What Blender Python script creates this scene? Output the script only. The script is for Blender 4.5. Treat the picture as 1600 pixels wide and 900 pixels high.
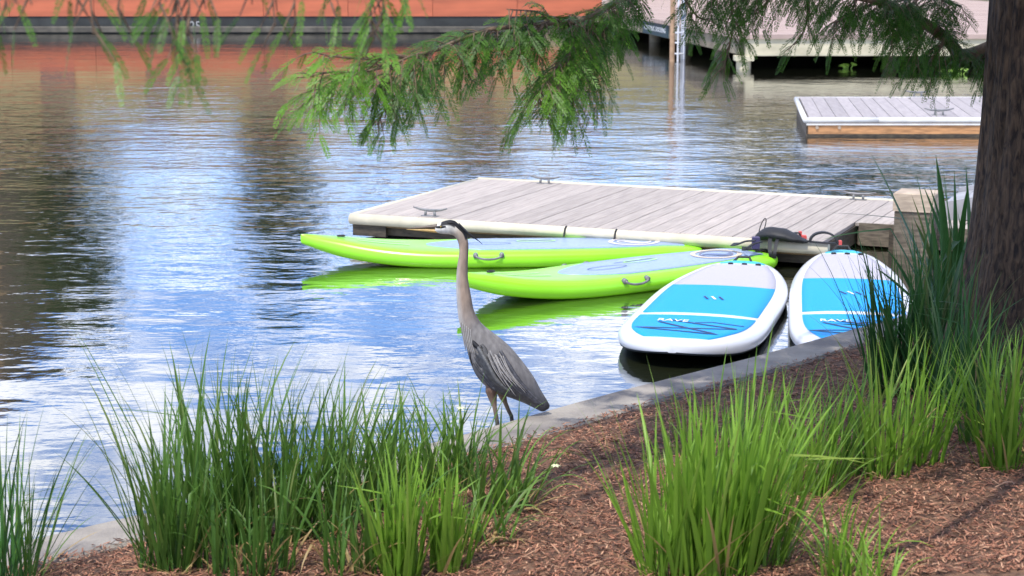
import bpy, math, random
from math import sin, cos, pi, radians, sqrt, atan2
from mathutils import Vector, Matrix, noise
from mathutils.bvhtree import BVHTree

for o in list(bpy.data.objects):
    bpy.data.objects.remove(o)
scene = bpy.context.scene
C = scene.collection
random.seed(7)

# ------------------------------------------------------------------ camera
FPX, CAM_H = 2850.0, 2.40                    # focal length in photo pixels, eye height over the water
PITCH = math.atan(530 / FPX)
cam_d = bpy.data.cameras.new('camera')
cam_d.sensor_width = 36
cam_d.lens = 36 * FPX / 1600
cam_d.clip_start, cam_d.clip_end = 0.05, 3000
cam_d.dof.use_dof = True
cam_d.dof.focus_distance = 9.6
cam_d.dof.aperture_fstop = 6.3
cam = bpy.data.objects.new('camera', cam_d)
cam.location = (0, 0, CAM_H)
cam.rotation_euler = (pi / 2 - PITCH, 0, 0)
C.objects.link(cam)
scene.camera = cam

# ------------------------------------------------------------------ world and sun
SUN_EL, SUN_AZ = radians(61), radians(206)   # azimuth clockwise from +Y
w = bpy.data.worlds.new('World')
scene.world = w
w.use_nodes = True
nt = w.node_tree
nt.nodes.clear()
N = nt.nodes.new
out = N('ShaderNodeOutputWorld'); bg = N('ShaderNodeBackground')
sky = N('ShaderNodeTexSky'); sky.sky_type = 'NISHITA'; sky.sun_disc = False
sky.sun_elevation = SUN_EL; sky.sun_rotation = SUN_AZ
sky.air_density = 1.0; sky.dust_density = 0.3; sky.ozone_density = 2.5
tc = N('ShaderNodeTexCoord')
sep = N('ShaderNodeSeparateXYZ'); nt.links.new(tc.outputs['Generated'], sep.inputs[0])
zz = N('ShaderNodeMath'); zz.operation = 'MAXIMUM'; zz.inputs[1].default_value = 0.0
nt.links.new(sep.outputs['Z'], zz.inputs[0])
za = N('ShaderNodeMath'); za.operation = 'ADD'; za.inputs[1].default_value = 0.22
nt.links.new(zz.outputs[0], za.inputs[0])
dx = N('ShaderNodeMath'); dx.operation = 'DIVIDE'; dy = N('ShaderNodeMath'); dy.operation = 'DIVIDE'
nt.links.new(sep.outputs['X'], dx.inputs[0]); nt.links.new(za.outputs[0], dx.inputs[1])
nt.links.new(sep.outputs['Y'], dy.inputs[0]); nt.links.new(za.outputs[0], dy.inputs[1])
cmb = N('ShaderNodeCombineXYZ')
nt.links.new(dx.outputs[0], cmb.inputs[0]); nt.links.new(dy.outputs[0], cmb.inputs[1])
cl = N('ShaderNodeTexNoise'); cl.inputs['Scale'].default_value = 3.0
cl.inputs['Detail'].default_value = 7; cl.inputs['Roughness'].default_value = 0.58
cofs = N('ShaderNodeVectorMath'); cofs.operation = 'ADD'; cofs.inputs[1].default_value = (11.3, 5.5, 0.0)   # which clouds are up there
nt.links.new(cmb.outputs[0], cofs.inputs[0]); nt.links.new(cofs.outputs[0], cl.inputs['Vector'])
cr = N('ShaderNodeMapRange'); cr.interpolation_type = 'SMOOTHSTEP'
cr.inputs['From Min'].default_value = 0.455; cr.inputs['From Max'].default_value = 0.61
nt.links.new(cl.outputs['Fac'], cr.inputs['Value'])
tint = N('ShaderNodeMix'); tint.data_type = 'RGBA'; tint.blend_type = 'MULTIPLY'
tint.inputs[0].default_value = 1.0
tint.inputs[7].default_value = (0.82, 1.06, 1.55, 1)
nt.links.new(sky.outputs[0], tint.inputs[6])
cmix = N('ShaderNodeMix'); cmix.data_type = 'RGBA'
cmix.inputs[7].default_value = (12.0, 12.2, 12.8, 1)      # sunlit cloud, in the sky's own units
nt.links.new(cr.outputs[0], cmix.inputs[0])
nt.links.new(tint.outputs[2], cmix.inputs[6])
nt.links.new(cmix.outputs[2], bg.inputs['Color'])
bg.inputs['Strength'].default_value = 0.15
nt.links.new(bg.outputs[0], out.inputs[0])

sd = bpy.data.lights.new('sun', 'SUN')
sd.energy = 4.0; sd.angle = radians(0.5); sd.color = (1.0, 0.95, 0.87)
sun = bpy.data.objects.new('sun', sd); C.objects.link(sun)
SUN_DIR = Vector((sin(SUN_AZ) * cos(SUN_EL), cos(SUN_AZ) * cos(SUN_EL), sin(SUN_EL)))
sun.rotation_euler = SUN_DIR.to_track_quat('Z', 'Y').to_euler()
sun.location = (5, -5, 20)

scene.view_settings.view_transform = 'Standard'
scene.view_settings.look = 'None'
scene.view_settings.gamma = 1
scene.view_settings.use_curve_mapping = False
scene.view_settings.exposure = 0.25

# ------------------------------------------------------------------ helpers
CS, SN = cos(PITCH), sin(PITCH)
def ray(px, py):
    x = (px - 800) / FPX; y = -(py - 450) / FPX
    return Vector((x, CS + y * SN, -SN + y * CS))
EYE = Vector((0, 0, CAM_H))
def P(px, py, z=0.0):                        # point of a photo pixel on a level plane
    r = ray(px, py); return EYE + r * ((z - CAM_H) / r.z)
def PY(px, py, Y):                           # point of a photo pixel on an upright plane
    r = ray(px, py); return EYE + r * (Y / r.y)

class MB:
    def __init__(s): s.v = []; s.f = []; s.c = None
    def add(s, vs, fs):
        b = len(s.v); s.v += [Vector(v) for v in vs]; s.f += [tuple(b + i for i in f) for f in fs]
        return b
    def box(s, x0, x1, y0, y1, z0, z1, bev=0.0):
        if bev <= 0:
            s.add([(x0,y0,z0),(x1,y0,z0),(x1,y1,z0),(x0,y1,z0),(x0,y0,z1),(x1,y0,z1),(x1,y1,z1),(x0,y1,z1)],
                  [(3,2,1,0),(4,5,6,7),(0,1,5,4),(1,2,6,5),(2,3,7,6),(3,0,4,7)])
        else:
            b = bev
            s.add([(x0,y0,z0),(x1,y0,z0),(x1,y1,z0),(x0,y1,z0),(x0,y0,z1-b),(x1,y0,z1-b),(x1,y1,z1-b),(x0,y1,z1-b),
                   (x0+b,y0+b,z1),(x1-b,y0+b,z1),(x1-b,y1-b,z1),(x0+b,y1-b,z1)],
                  [(3,2,1,0),(0,1,5,4),(1,2,6,5),(2,3,7,6),(3,0,4,7),(4,5,9,8),(5,6,10,9),(6,7,11,10),(7,4,8,11),(8,9,10,11)])
        return s
    def tube(s, pts, r, n=8, cap=True, flat=None):
        pts = [Vector(p) for p in pts]; m = len(pts)
        rs = r if isinstance(r, (list, tuple)) else [r] * m
        b = len(s.v); ref = None
        for i, p in enumerate(pts):
            t = (pts[min(i + 1, m - 1)] - pts[max(i - 1, 0)])
            t = t.normalized() if t.length > 1e-9 else Vector((0, 0, 1))
            if ref is None: ref = Vector((0, 0, 1)) if abs(t.z) < 0.9 else Vector((1, 0, 0))
            a = (ref - t * ref.dot(t)).normalized(); q = t.cross(a); ref = a
            for k in range(n):
                an = 2 * pi * k / n
                s.v.append(p + a * (cos(an) * rs[i] * (flat or 1)) + q * (sin(an) * rs[i]))
        for i in range(m - 1):
            for k in range(n):
                s.f.append((b + i*n + k, b + i*n + (k+1) % n, b + (i+1)*n + (k+1) % n, b + (i+1)*n + k))
        if cap:
            s.f.append(tuple(b + k for k in reversed(range(n)))); s.f.append(tuple(b + (m-1)*n + k for k in range(n)))
        return s
    def ring(s, rings, close=True, capa=True, capb=True):
        b = len(s.v); n = len(rings[0])
        for r in rings: s.v += [Vector(p) for p in r]
        for i in range(len(rings) - 1):
            for k in range(n if close else n - 1):
                s.f.append((b + i*n + k, b + i*n + (k+1) % n, b + (i+1)*n + (k+1) % n, b + (i+1)*n + k))
        if capa: s.f.append(tuple(b + k for k in reversed(range(n))))
        if capb: s.f.append(tuple(b + (len(rings)-1)*n + k for k in range(n)))
        return s
    def mesh(s, name, smooth=False, xf=None):
        me = bpy.data.meshes.new(name)
        vs = [tuple(xf @ v) for v in s.v] if xf else [tuple(v) for v in s.v]
        me.from_pydata(vs, [], s.f); me.update()
        if smooth: me.polygons.foreach_set('use_smooth', [True] * len(me.polygons))
        if s.c:
            a = me.color_attributes.new('col', 'FLOAT_COLOR', 'POINT')
            a.data.foreach_set('color', [x for c4 in s.c for x in (c4[0], c4[1], c4[2], 1.0)])
        return me
    def build(s, name, mat, parent=None, smooth=False, world=True, kind=None, loc=None):
        xf = None
        if parent is not None and world: xf = wmat(parent).inverted()
        elif loc is not None: xf = Matrix.Translation(-Vector(loc))
        o = bpy.data.objects.new(name, s.mesh(name, smooth, xf)); C.objects.link(o)
        if loc is not None and parent is None: o.location = loc
        o.parent = parent
        if mat: o.data.materials.append(mat)
        if kind: o['kind'] = kind
        return o
def wmat(o):
    m = Matrix.LocRotScale(o.location, o.rotation_euler, None)
    return wmat(o.parent) @ m if o.parent else m
def tag(o, label, cat, group=None):
    o['label'] = label; o['category'] = cat
    if group: o['group'] = group
    return o
def thing(name, label, cat, loc=(0, 0, 0), rotz=0, group=None):
    o = bpy.data.objects.new(name, None); C.objects.link(o)
    o.empty_display_size = 0.1
    o.location = loc; o.rotation_euler = (0, 0, rotz)
    return tag(o, label, cat, group)
def inst(name, me, parent, loc=(0, 0, 0), rot=(0, 0, 0), scale=(1, 1, 1)):
    o = bpy.data.objects.new(name, me); C.objects.link(o); o.parent = parent
    o.location = loc; o.rotation_euler = rot; o.scale = scale
    return o
def text_mesh(txt, size, mat, extrude=0.001):
    cu = bpy.data.curves.new('lettering', 'FONT'); cu.body = txt; cu.size = size; cu.extrude = extrude
    cu.align_x = 'CENTER'; cu.align_y = 'CENTER'
    o = bpy.data.objects.new('lettering_source', cu); C.objects.link(o)
    bpy.context.view_layer.update()
    me = bpy.data.meshes.new_from_object(o.evaluated_get(bpy.context.evaluated_depsgraph_get()))
    bpy.data.objects.remove(o); me.materials.clear(); me.materials.append(mat)
    return me
def letters(txt, parent, loc, rot, wid, hgt, mt):
    me = text_mesh(txt, 1.0, mt); xs = [v.co.x for v in me.vertices]; ys = [v.co.y for v in me.vertices]
    sx = wid / (max(xs) - min(xs)); sy = hgt / (max(ys) - min(ys)); x0 = min(xs)
    wd = lambda q: (lambda m_: max(v.co.x for v in m_.vertices) - min(v.co.x for v in m_.vertices))(text_mesh(q, 1.0, mt))
    rm_ = Matrix.Rotation(rot[2], 3, 'Z') @ Matrix.Rotation(rot[0], 3, 'X')
    for i, ch in enumerate(txt):
        if ch == ' ': continue
        w1 = wd(ch); xc = x0 + wd(txt[:i+1]) - w1/2
        inst('letter', text_mesh(ch, 1.0, mt), parent, Vector(loc) + rm_ @ Vector((xc*sx, 0, 0)), rot, (sx, sy, 1))
def catmull(pts, n):
    out_ = []
    m = len(pts)
    for i in range(m - 1):
        p0 = pts[max(i-1, 0)]; p1 = pts[i]; p2 = pts[i+1]; p3 = pts[min(i+2, m-1)]
        for k in range(n):
            t = k / n
            out_.append(tuple(0.5*((2*b) + (-a+c)*t + (2*a-5*b+4*c-d)*t*t + (-a+3*b-3*c+d)*t**3) for a, b, c, d in zip(p0, p1, p2, p3)))
    out_.append(tuple(pts[-1]))
    return out_

# ------------------------------------------------------------------ materials
def mat(name, col, rough=0.7, noise_scale=None, noise_amt=0.25, bump=0.0, bump_scale=None, stretch=(1, 1, 1), spec=0.5, col2=None, coat=0, per_obj=0.0, attr=False, detail=6):
    m = bpy.data.materials.new(name); m.use_nodes = True
    t = m.node_tree; b = t.nodes['Principled BSDF']; L = t.links.new
    b.inputs['Roughness'].default_value = rough
    b.inputs['Specular IOR Level'].default_value = spec
    if coat: b.inputs['Coat Weight'].default_value = coat; b.inputs['Coat Roughness'].default_value = 0.15
    tcn = t.nodes.new('ShaderNodeTexCoord'); mp = t.nodes.new('ShaderNodeMapping'); mp.inputs['Scale'].default_value = stretch
    L(tcn.outputs['Object'], mp.inputs[0])
    vec = mp.outputs[0]
    oi = None
    if per_obj:
        oi = t.nodes.new('ShaderNodeObjectInfo')
        ad = t.nodes.new('ShaderNodeVectorMath'); ad.operation = 'MULTIPLY_ADD'
        cx = t.nodes.new('ShaderNodeCombineXYZ')
        for k in range(3): L(oi.outputs['Random'], cx.inputs[k])
        L(cx.outputs[0], ad.inputs[0]); ad.inputs[1].default_value = (37, 53, 71); L(vec, ad.inputs[2]); vec = ad.outputs[0]
    cur = None
    if attr:
        a = t.nodes.new('ShaderNodeVertexColor'); a.layer_name = 'col'; cur = a.outputs[0]
    if noise_scale:
        n = t.nodes.new('ShaderNodeTexNoise'); n.inputs['Scale'].default_value = noise_scale; n.inputs['Detail'].default_value = detail
        L(vec, n.inputs['Vector'])
        mx = t.nodes.new('ShaderNodeMix'); mx.data_type = 'RGBA'
        if cur is not None:
            mx.blend_type = 'MULTIPLY'; mx.inputs[0].default_value = 1
            rp = t.nodes.new('ShaderNodeMapRange'); rp.inputs['From Min'].default_value = .3; rp.inputs['From Max'].default_value = .7
            rp.inputs['To Min'].default_value = 1 - noise_amt; rp.inputs['To Max'].default_value = 1 + noise_amt
            L(n.outputs['Fac'], rp.inputs['Value']); L(cur, mx.inputs[6]); L(rp.outputs[0], mx.inputs[7])
        else:
            c2 = col2 or tuple(c * (1 - noise_amt) for c in col)
            c1 = col if col2 else tuple(min(1, c * (1 + noise_amt)) for c in col)
            rp = t.nodes.new('ShaderNodeMapRange'); rp.inputs['From Min'].default_value = .35; rp.inputs['From Max'].default_value = .65
            L(n.outputs['Fac'], rp.inputs['Value']); L(rp.outputs[0], mx.inputs[0])
            mx.inputs[6].default_value = (*c2, 1); mx.inputs[7].default_value = (*c1, 1)
        cur = mx.outputs[2]
    if per_obj:
        hv = t.nodes.new('ShaderNodeMapRange'); hv.inputs['To Min'].default_value = 1 - per_obj; hv.inputs['To Max'].default_value = 1 + per_obj
        L(oi.outputs['Random'], hv.inputs['Value'])
        m2 = t.nodes.new('ShaderNodeMix'); m2.data_type = 'RGBA'; m2.blend_type = 'MULTIPLY'; m2.inputs[0].default_value = 1
        if cur is not None: L(cur, m2.inputs[6])
        else: m2.inputs[6].default_value = (*col, 1)
        L(hv.outputs[0], m2.inputs[7]); cur = m2.outputs[2]
    if cur is not None: L(cur, b.inputs['Base Color'])
    else: b.inputs['Base Color'].default_value = (*col, 1)
    if bump:
        n2 = t.nodes.new('ShaderNodeTexNoise'); n2.inputs['Scale'].default_value = bump_scale or (noise_scale or 20) * 2; n2.inputs['Detail'].default_value = 8
        L(vec, n2.inputs['Vector'])
        bp = t.nodes.new('ShaderNodeBump'); bp.inputs['Strength'].default_value = 1; bp.inputs['Distance'].default_value = bump
        L(n2.outputs['Fac'], bp.inputs['Height']); L(bp.outputs[0], b.inputs['Normal'])
    return m
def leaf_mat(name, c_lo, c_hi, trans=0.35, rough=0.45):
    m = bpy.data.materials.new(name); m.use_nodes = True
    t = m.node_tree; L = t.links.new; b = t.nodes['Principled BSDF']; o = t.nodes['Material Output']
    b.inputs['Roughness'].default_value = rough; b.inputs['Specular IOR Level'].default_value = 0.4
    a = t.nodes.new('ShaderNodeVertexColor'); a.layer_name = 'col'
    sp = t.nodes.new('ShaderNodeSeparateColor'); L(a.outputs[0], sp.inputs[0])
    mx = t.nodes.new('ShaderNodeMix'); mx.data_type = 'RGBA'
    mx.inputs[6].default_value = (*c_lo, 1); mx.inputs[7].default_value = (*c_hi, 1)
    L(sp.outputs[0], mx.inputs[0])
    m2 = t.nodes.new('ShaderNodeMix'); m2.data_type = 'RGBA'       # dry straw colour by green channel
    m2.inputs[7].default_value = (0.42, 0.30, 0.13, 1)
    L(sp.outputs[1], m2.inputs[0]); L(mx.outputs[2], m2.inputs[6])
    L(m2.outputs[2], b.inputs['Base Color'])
    tr = t.nodes.new('ShaderNodeBsdfTranslucent'); L(m2.outputs[2], tr.inputs[0])
    ms = t.nodes.new('ShaderNodeMixShader'); ms.inputs[0].default_value = trans
    L(b.outputs[0], ms.inputs[1]); L(tr.outputs[0], ms.inputs[2]); L(ms.outputs[0], o.inputs[0])
    return m

M = {}
M['plank'] = mat('weathered decking', (0.375, 0.325, 0.285), .8, 9, .15, .0012, 60, (.35, 6, 1), per_obj=.11)
M['plank_far'] = mat('grey decking', (0.335, 0.30, 0.295), .8, 9, .14, .001, 60, (6, .35, 1), per_obj=.10)
M['fender'] = mat('cream vinyl fender', (0.62, 0.56, 0.41), .45, 6, .10)
M['ramp_grey'] = mat('grey ramp', (0.30, 0.30, 0.31), .7, 6, .15)
M['fender_white'] = mat('white vinyl fender', (0.62, 0.61, 0.58), .45, 6, .08)
M['float'] = mat('dark wet timber', (0.050, 0.038, 0.024), .7, 12, .5, .003, 40, (1, 1, 4))
M['orange_wood'] = mat('orange stained timber', (0.42, 0.21, 0.085), .65, 5, .3, .002, 40, (1, 4, 6))
M['shaded_wood'] = mat('shaded orange timber', (0.17, 0.105, 0.045), .65, 5, .35, .002, 40, (1, 4, 6))  # orange timber of the dock face, with its shade put into the colour
M['old_wood'] = mat('old grey timber', (0.13, 0.105, 0.075), .85, 9, .4, .004, 40, (1, 1, 5))
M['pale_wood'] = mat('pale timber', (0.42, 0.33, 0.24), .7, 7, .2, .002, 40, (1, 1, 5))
M['metal'] = mat('galvanised metal', (0.16, 0.16, 0.16), .42, 30, .2, spec=.8)
M['black'] = mat('black webbing', (0.012, 0.012, 0.013), .6, 90, .3, .001, 300)
M['red'] = mat('red plastic', (0.55, 0.08, 0.07), .4)
M['purple'] = mat('purple tag', (0.05, 0.04, 0.11), .5)
M['lime'] = mat('lime hull', (0.27, 0.72, 0.018), .32, 3, .05, coat=.25)
M['grey_pad'] = mat('grey blue deck pad', (0.26, 0.35, 0.52), .30, 40, .08, .0006, 300)
M['pad_line'] = mat('deck pad outline', (0.10, 0.14, 0.26), .5)
M['ring_white'] = mat('pale emblem print', (0.66, 0.62, 0.66), .45)
M['ring_tan'] = mat('tan emblem print', (0.62, 0.50, 0.36), .45)
M['ring_dark_white'] = mat('worn white paint', (0.30, 0.30, 0.29), .7)
M['ring_dark'] = mat('dark emblem print', (0.20, 0.17, 0.22), .45)
M['lime_pale'] = mat('pale green decal', (0.50, 0.85, 0.30), .4)
M['white_hull'] = mat('white hull', (0.68, 0.69, 0.72), .25, 3, .03, coat=.3)
M['hull_under'] = mat('navy hull bottom', (0.008, 0.012, 0.02), .4)
M['pad_blue'] = mat('bright blue deck pad', (0.0, 0.31, 0.74), .62, 120, .05, .0006, 400)
M['pad_grey'] = mat('pale grey deck pad', (0.42, 0.40, 0.45), .7, 120, .05, .0006, 400)
M['pad_teal'] = mat('teal deck stripe', (0.05, 0.45, 0.62), .6)
M['print_navy'] = mat('navy print', (0.006, 0.03, 0.13), .5)
M['print_white'] = mat('white print', (0.80, 0.82, 0.82), .5)
M['concrete'] = mat('kerb concrete', (0.33, 0.295, 0.25), .88, 5, .22, .006, 60, col2=(0.18, 0.16, 0.145), detail=12)
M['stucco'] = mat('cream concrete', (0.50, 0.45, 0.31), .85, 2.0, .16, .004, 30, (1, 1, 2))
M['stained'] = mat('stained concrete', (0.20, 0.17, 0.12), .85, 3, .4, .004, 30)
M['far_deck'] = mat('pink brown decking', (0.38, 0.28, 0.235), .8, 4, .16, per_obj=.05, stretch=(.3, 3, 1))
M['red_panel'] = mat('red orange panel', (0.42, 0.105, 0.042), .5, 1.1, .25, .002, 30, (.35, 1, 3))
M['barge_base'] = mat('black rubber base', (0.020, 0.022, 0.020), .7, 2, .4)
M['barge_skid'] = mat('grey rubber rail', (0.075, 0.066, 0.050), .7, 3, .4)
M['tan_wall'] = mat('tan wall', (0.36, 0.32, 0.15), .85, .7, .22)
M['roof'] = mat('brown roof', (0.22, 0.14, 0.09), .85, 2, .2)
M['window_glass'] = mat('window glass', (0.05, 0.06, 0.07), .1)
M['sign'] = mat('teal sign', (0.018, 0.055, 0.070), .5)
M['post_brown'] = mat('brown post', (0.35, 0.22, 0.13), .7, 8, .2)
M['pipe_white'] = mat('white pipe', (0.60, 0.60, 0.62), .5)
M['pipe_blue'] = mat('blue band', (0.07, 0.11, 0.19), .5)
M['bark'] = None
M['twig'] = mat('twig bark', (0.13, 0.085, 0.05), .85, 40, .3)
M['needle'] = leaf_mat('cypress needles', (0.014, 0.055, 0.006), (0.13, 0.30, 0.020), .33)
M['grass_lit'] = leaf_mat('sunlit grass blades', (0.085, 0.19, 0.016), (0.24, 0.42, 0.045), .40)  # grass standing in the sun: sunlight is put into the blade colour
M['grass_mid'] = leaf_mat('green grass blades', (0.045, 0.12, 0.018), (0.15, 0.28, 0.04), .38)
M['grass_dark'] = leaf_mat('deep green shaded blades', (0.016, 0.065, 0.018), (0.06, 0.17, 0.03), .30)  # deep green that also carries the painted shade of clumps by the trunk
M['tree_leaf'] = leaf_mat('far tree leaves', (0.020, 0.038, 0.010), (0.07, 0.10, 0.025), .2)
M['petal'] = mat('pale petals', (0.66, 0.68, 0.40), .6)
M['hyacinth'] = mat('floating leaf', (0.25, 0.42, 0.06), .5)
M['feather'] = mat('heron plumage', (.2, .2, .2), .75, 55, .22, .0012, 140, (1, 1, .35), attr=True)
M['plume'] = mat('pale plume', (0.36, 0.34, 0.32), .8, 60, .15)
M['quill'] = mat('slate feather', (0.085, 0.085, 0.095), .7, 60, .25, .0006, 200)
M['black_feather'] = mat('black feather', (0.010, 0.010, 0.012), .55)
M['bill_dark'] = mat('dark upper bill', (0.10, 0.070, 0.048), .45, 50, .2)
M['bill_yellow'] = mat('yellow lower bill', (0.46, 0.30, 0.10), .45, 50, .2)
M['eye'] = mat('eye', (0.45, 0.30, 0.03), .1)
M['pupil'] = mat('pupil', (0.004, 0.004, 0.004), .05)

# water -------------------------------------------------------------
def water_mat():
    m = bpy.data.materials.new('river water'); m.use_nodes = True
    t = m.node_tree; L = t.links.new; b = t.nodes['Principled BSDF']; n_ = t.nodes.new
    b.inputs['Base Color'].default_value = (0.020, 0.024, 0.011, 1)
    b.inputs['Roughness'].default_value = 0.5
    b.inputs['Specular IOR Level'].default_value = 0.0
    gl = n_('ShaderNodeBsdfGlossy'); gl.inputs['Roughness'].default_value = 0.03
    fz = n_('ShaderNodeFresnel'); fz.inputs['IOR'].default_value = 1.55
    fr2 = n_('ShaderNodeMapRange'); fr2.inputs['From Max'].default_value = .55; fr2.inputs['To Min'].default_value = .22; fr2.inputs['To Max'].default_value = .95
    L(fz.outputs[0], fr2.inputs['Value'])
    ms = n_('ShaderNodeMixShader'); L(fr2.outputs[0], ms.inputs[0]); L(b.outputs[0], ms.inputs[1]); L(gl.outputs[0], ms.inputs[2])
    L(ms.outputs[0], t.nodes['Material Output'].inputs[0])
    g = n_('ShaderNodeTexCoord')
    def wave(scale, sx, sy, det, dist=0.0):
        mp = n_('ShaderNodeMapping'); mp.inputs['Scale'].default_value = (sx, sy, 1)
        mp.inputs['Rotation'].default_value = (0, 0, radians(7))
        L(g.outputs['Object'], mp.inputs[0])
        x = n_('ShaderNodeTexNoise'); x.inputs['Scale'].default_value = scale; x.inputs['Detail'].default_value = det
        x.inputs['Roughness'].default_value = .5; x.inputs['Distortion'].default_value = dist
        L(mp.outputs[0], x.inputs['Vector']); return x.outputs['Fac']
    def mul(a, k):
        x = n_('ShaderNodeMath'); x.operation = 'MULTIPLY'; L(a, x.inputs[0])
        if isinstance(k, (int, float)): x.inputs[1].default_value = k
        else: L(k, x.inputs[1])
        return x.outputs[0]
    def add(a, c):
        x = n_('ShaderNodeMath'); x.operation = 'ADD'; L(a, x.inputs[0]); L(c, x.inputs[1]); return x.outputs[0]
    sp = n_('ShaderNodeSeparateXYZ'); L(g.outputs['Object'], sp.inputs[0])
    far = n_('ShaderNodeMapRange'); far.interpolation_type = 'SMOOTHSTEP'      # sheltered by the bank, open beyond the dock
    far.inputs['From Min'].default_value = 9; far.inputs['From Max'].default_value = 19
    far.inputs['To Min'].default_value = 0.46; far.inputs['To Max'].default_value = 1.0
    L(sp.outputs['Y'], far.inputs['Value'])
    calm = n_('ShaderNodeMapRange'); calm.interpolation_type = 'SMOOTHSTEP'
    calm.inputs['From Min'].default_value = 20; calm.inputs['From Max'].default_value = 36
    calm.inputs['To Min'].default_value = 1.0; calm.inputs['To Max'].default_value = 0.34
    L(sp.outputs['Y'], calm.inputs['Value'])
    gust = n_('ShaderNodeTexNoise'); gust.inputs['Scale'].default_value = .12; gust.inputs['Detail'].default_value = 2
    L(g.outputs['Object'], gust.inputs['Vector'])
    gm = n_('ShaderNodeMapRange'); gm.inputs['From Min'].default_value = .35; gm.inputs['From Max'].default_value = .65
    gm.inputs['To Min'].default_value = .55; gm.inputs['To Max'].default_value = 1.25
    L(gust.outputs['Fac'], gm.inputs['Value'])
    big = mul(wave(0.9, .5, 1.0, 2, .3), .032)
    mid = mul(wave(4.2, .6, 1.0, 2, .2), .0150)
    fine = mul(wave(11, .7, 1.0, 3), .0048)
    h = mul(mul(add(big, mul(add(mid, fine), far.outputs[0])), mul(far.outputs[0], calm.outputs[0])), gm.outputs[0])
    bp = n_('ShaderNodeBump'); bp.inputs['Strength'].default_value = 1; bp.inputs['Distance'].default_value = 1.0
    L(h, bp.inputs['Height']); L(bp.outputs[0], gl.inputs['Normal']); L(bp.outputs[0], fz.inputs['Normal'])
    return m
M['water'] = water_mat()

def bark_mat():
    m = bpy.data.materials.new('cypress bark'); m.use_nodes = True
    t = m.node_tree; L = t.links.new; b = t.nodes['Principled BSDF']; n_ = t.nodes.new
    b.inputs['Roughness'].default_value = .9
    g = n_('ShaderNodeTexCoord'); mp = n_('ShaderNodeMapping'); mp.inputs['Scale'].default_value = (30, 30, 8)
    L(g.outputs['Object'], mp.inputs[0])
    x = n_('ShaderNodeTexNoise'); x.inputs['Scale'].default_value = 1.6; x.inputs['Detail'].default_value = 9; x.inputs['Distortion'].default_value = .6
    L(mp.outputs[0], x.inputs['Vector'])
    r = n_('ShaderNodeValToRGB'); L(x.outputs['Fac'], r.inputs[0])
    r.color_ramp.elements[0].position = .35; r.color_ramp.elements[0].color = (0.016, 0.009, 0.006, 1)
    r.color_ramp.elements[1].position = .70; r.color_ramp.elements[1].color = (0.125, 0.076, 0.044, 1)
    L(r.outputs[0], b.inputs['Base Color'])
    bp = n_('ShaderNodeBump'); bp.inputs['Distance'].default_value = .03; L(x.outputs['Fac'], bp.inputs['Height']); L(bp.outputs[0], b.inputs['Normal'])
    return m
M['bark'] = bark_mat()

def mulch_mat():
    m = bpy.data.materials.new('bark mulch soil'); m.use_nodes = True
    t = m.node_tree; L = t.links.new; b = t.nodes['Principled BSDF']; n_ = t.nodes.new
    b.inputs['Roughness'].default_value = .95
    g = n_('ShaderNodeTexCoord')
    x = n_('ShaderNodeTexNoise'); x.inputs['Scale'].default_value = 26; x.inputs['Detail'].default_value = 8; L(g.outputs['Object'], x.inputs['Vector'])
    r = n_('ShaderNodeValToRGB'); L(x.outputs['Fac'], r.inputs[0])
    r.color_ramp.elements[0].position = .3; r.color_ramp.elements[0].color = (0.045, 0.022, 0.012, 1)
    r.color_ramp.elements[1].position = .72; r.color_ramp.elements[1].color = (0.24, 0.125, 0.070, 1)
    L(r.outputs[0], b.inputs['Base Color'])
    bp = n_('ShaderNodeBump'); bp.inputs['Distance'].default_value = .03; L(x.outputs['Fac'], bp.inputs['Height']); L(bp.outputs[0], b.inputs['Normal'])
    return m
M['soil'] = mulch_mat()
M['mulch'] = mat('bark mulch shreds', (.2, .1, .05), .9, 30, .25, attr=True)

# ------------------------------------------------------------------ water and banks
KZ = 0.25                                    # kerb top over the water
kerb_px = [(60, 838), (300, 783), (540, 724), (740, 672), (967, 609), (1165, 559), (1350, 508)]
kerb = [P(x, y, KZ).xy for x, y in kerb_px]
d0 = (kerb[0] - kerb[2]).normalized(); d1 = (kerb[-1] - kerb[-3]).normalized()
kerb = [kerb[0] + d0 * .8 * k for k in range(8, 0, -1)] + kerb + [kerb[-1] + d1 * .9 * k for k in range(1, 11)]
sm = catmull([tuple(k) for k in kerb], 3); kerb = [Vector(k) for k in sm]
def kdist(x, y):                             # signed distance from the kerb's water edge, positive on the bank
    p = Vector((x, y)); best = 1e9; sg = 1
    for a, b in zip(kerb[:-1], kerb[1:]):
        ab = b - a; t = max(0, min(1, (p - a).dot(ab) / max(ab.length_squared, 1e-9))); q = a + ab * t
        d = (p - q).length
        if d < best: best = d; sg = 1 if (ab.x * (p.y - a.y) - ab.y * (p.x - a.x)) < 0 else -1
    return best * sg
KW = 0.285
def bank_z(x, y):
    d = kdist(x, y) - KW
    z = KZ - 0.004 + 0.085 * max(d, -0.1)
    return z + 0.028 * noise.noise(Vector((x * 2.1, y * 2.1, 0))) * min(1, max(0, d * 3)) + 0.02 * noise.noise(Vector((x * 6, y * 6, 3))) * min(1, max(0, d * 4))
def on_bank(px, py):
    z = KZ
    for _ in range(12):
        p = P(px, py, z); z = bank_z(p.x, p.y)
    return Vector((p.x, p.y, z))

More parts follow.
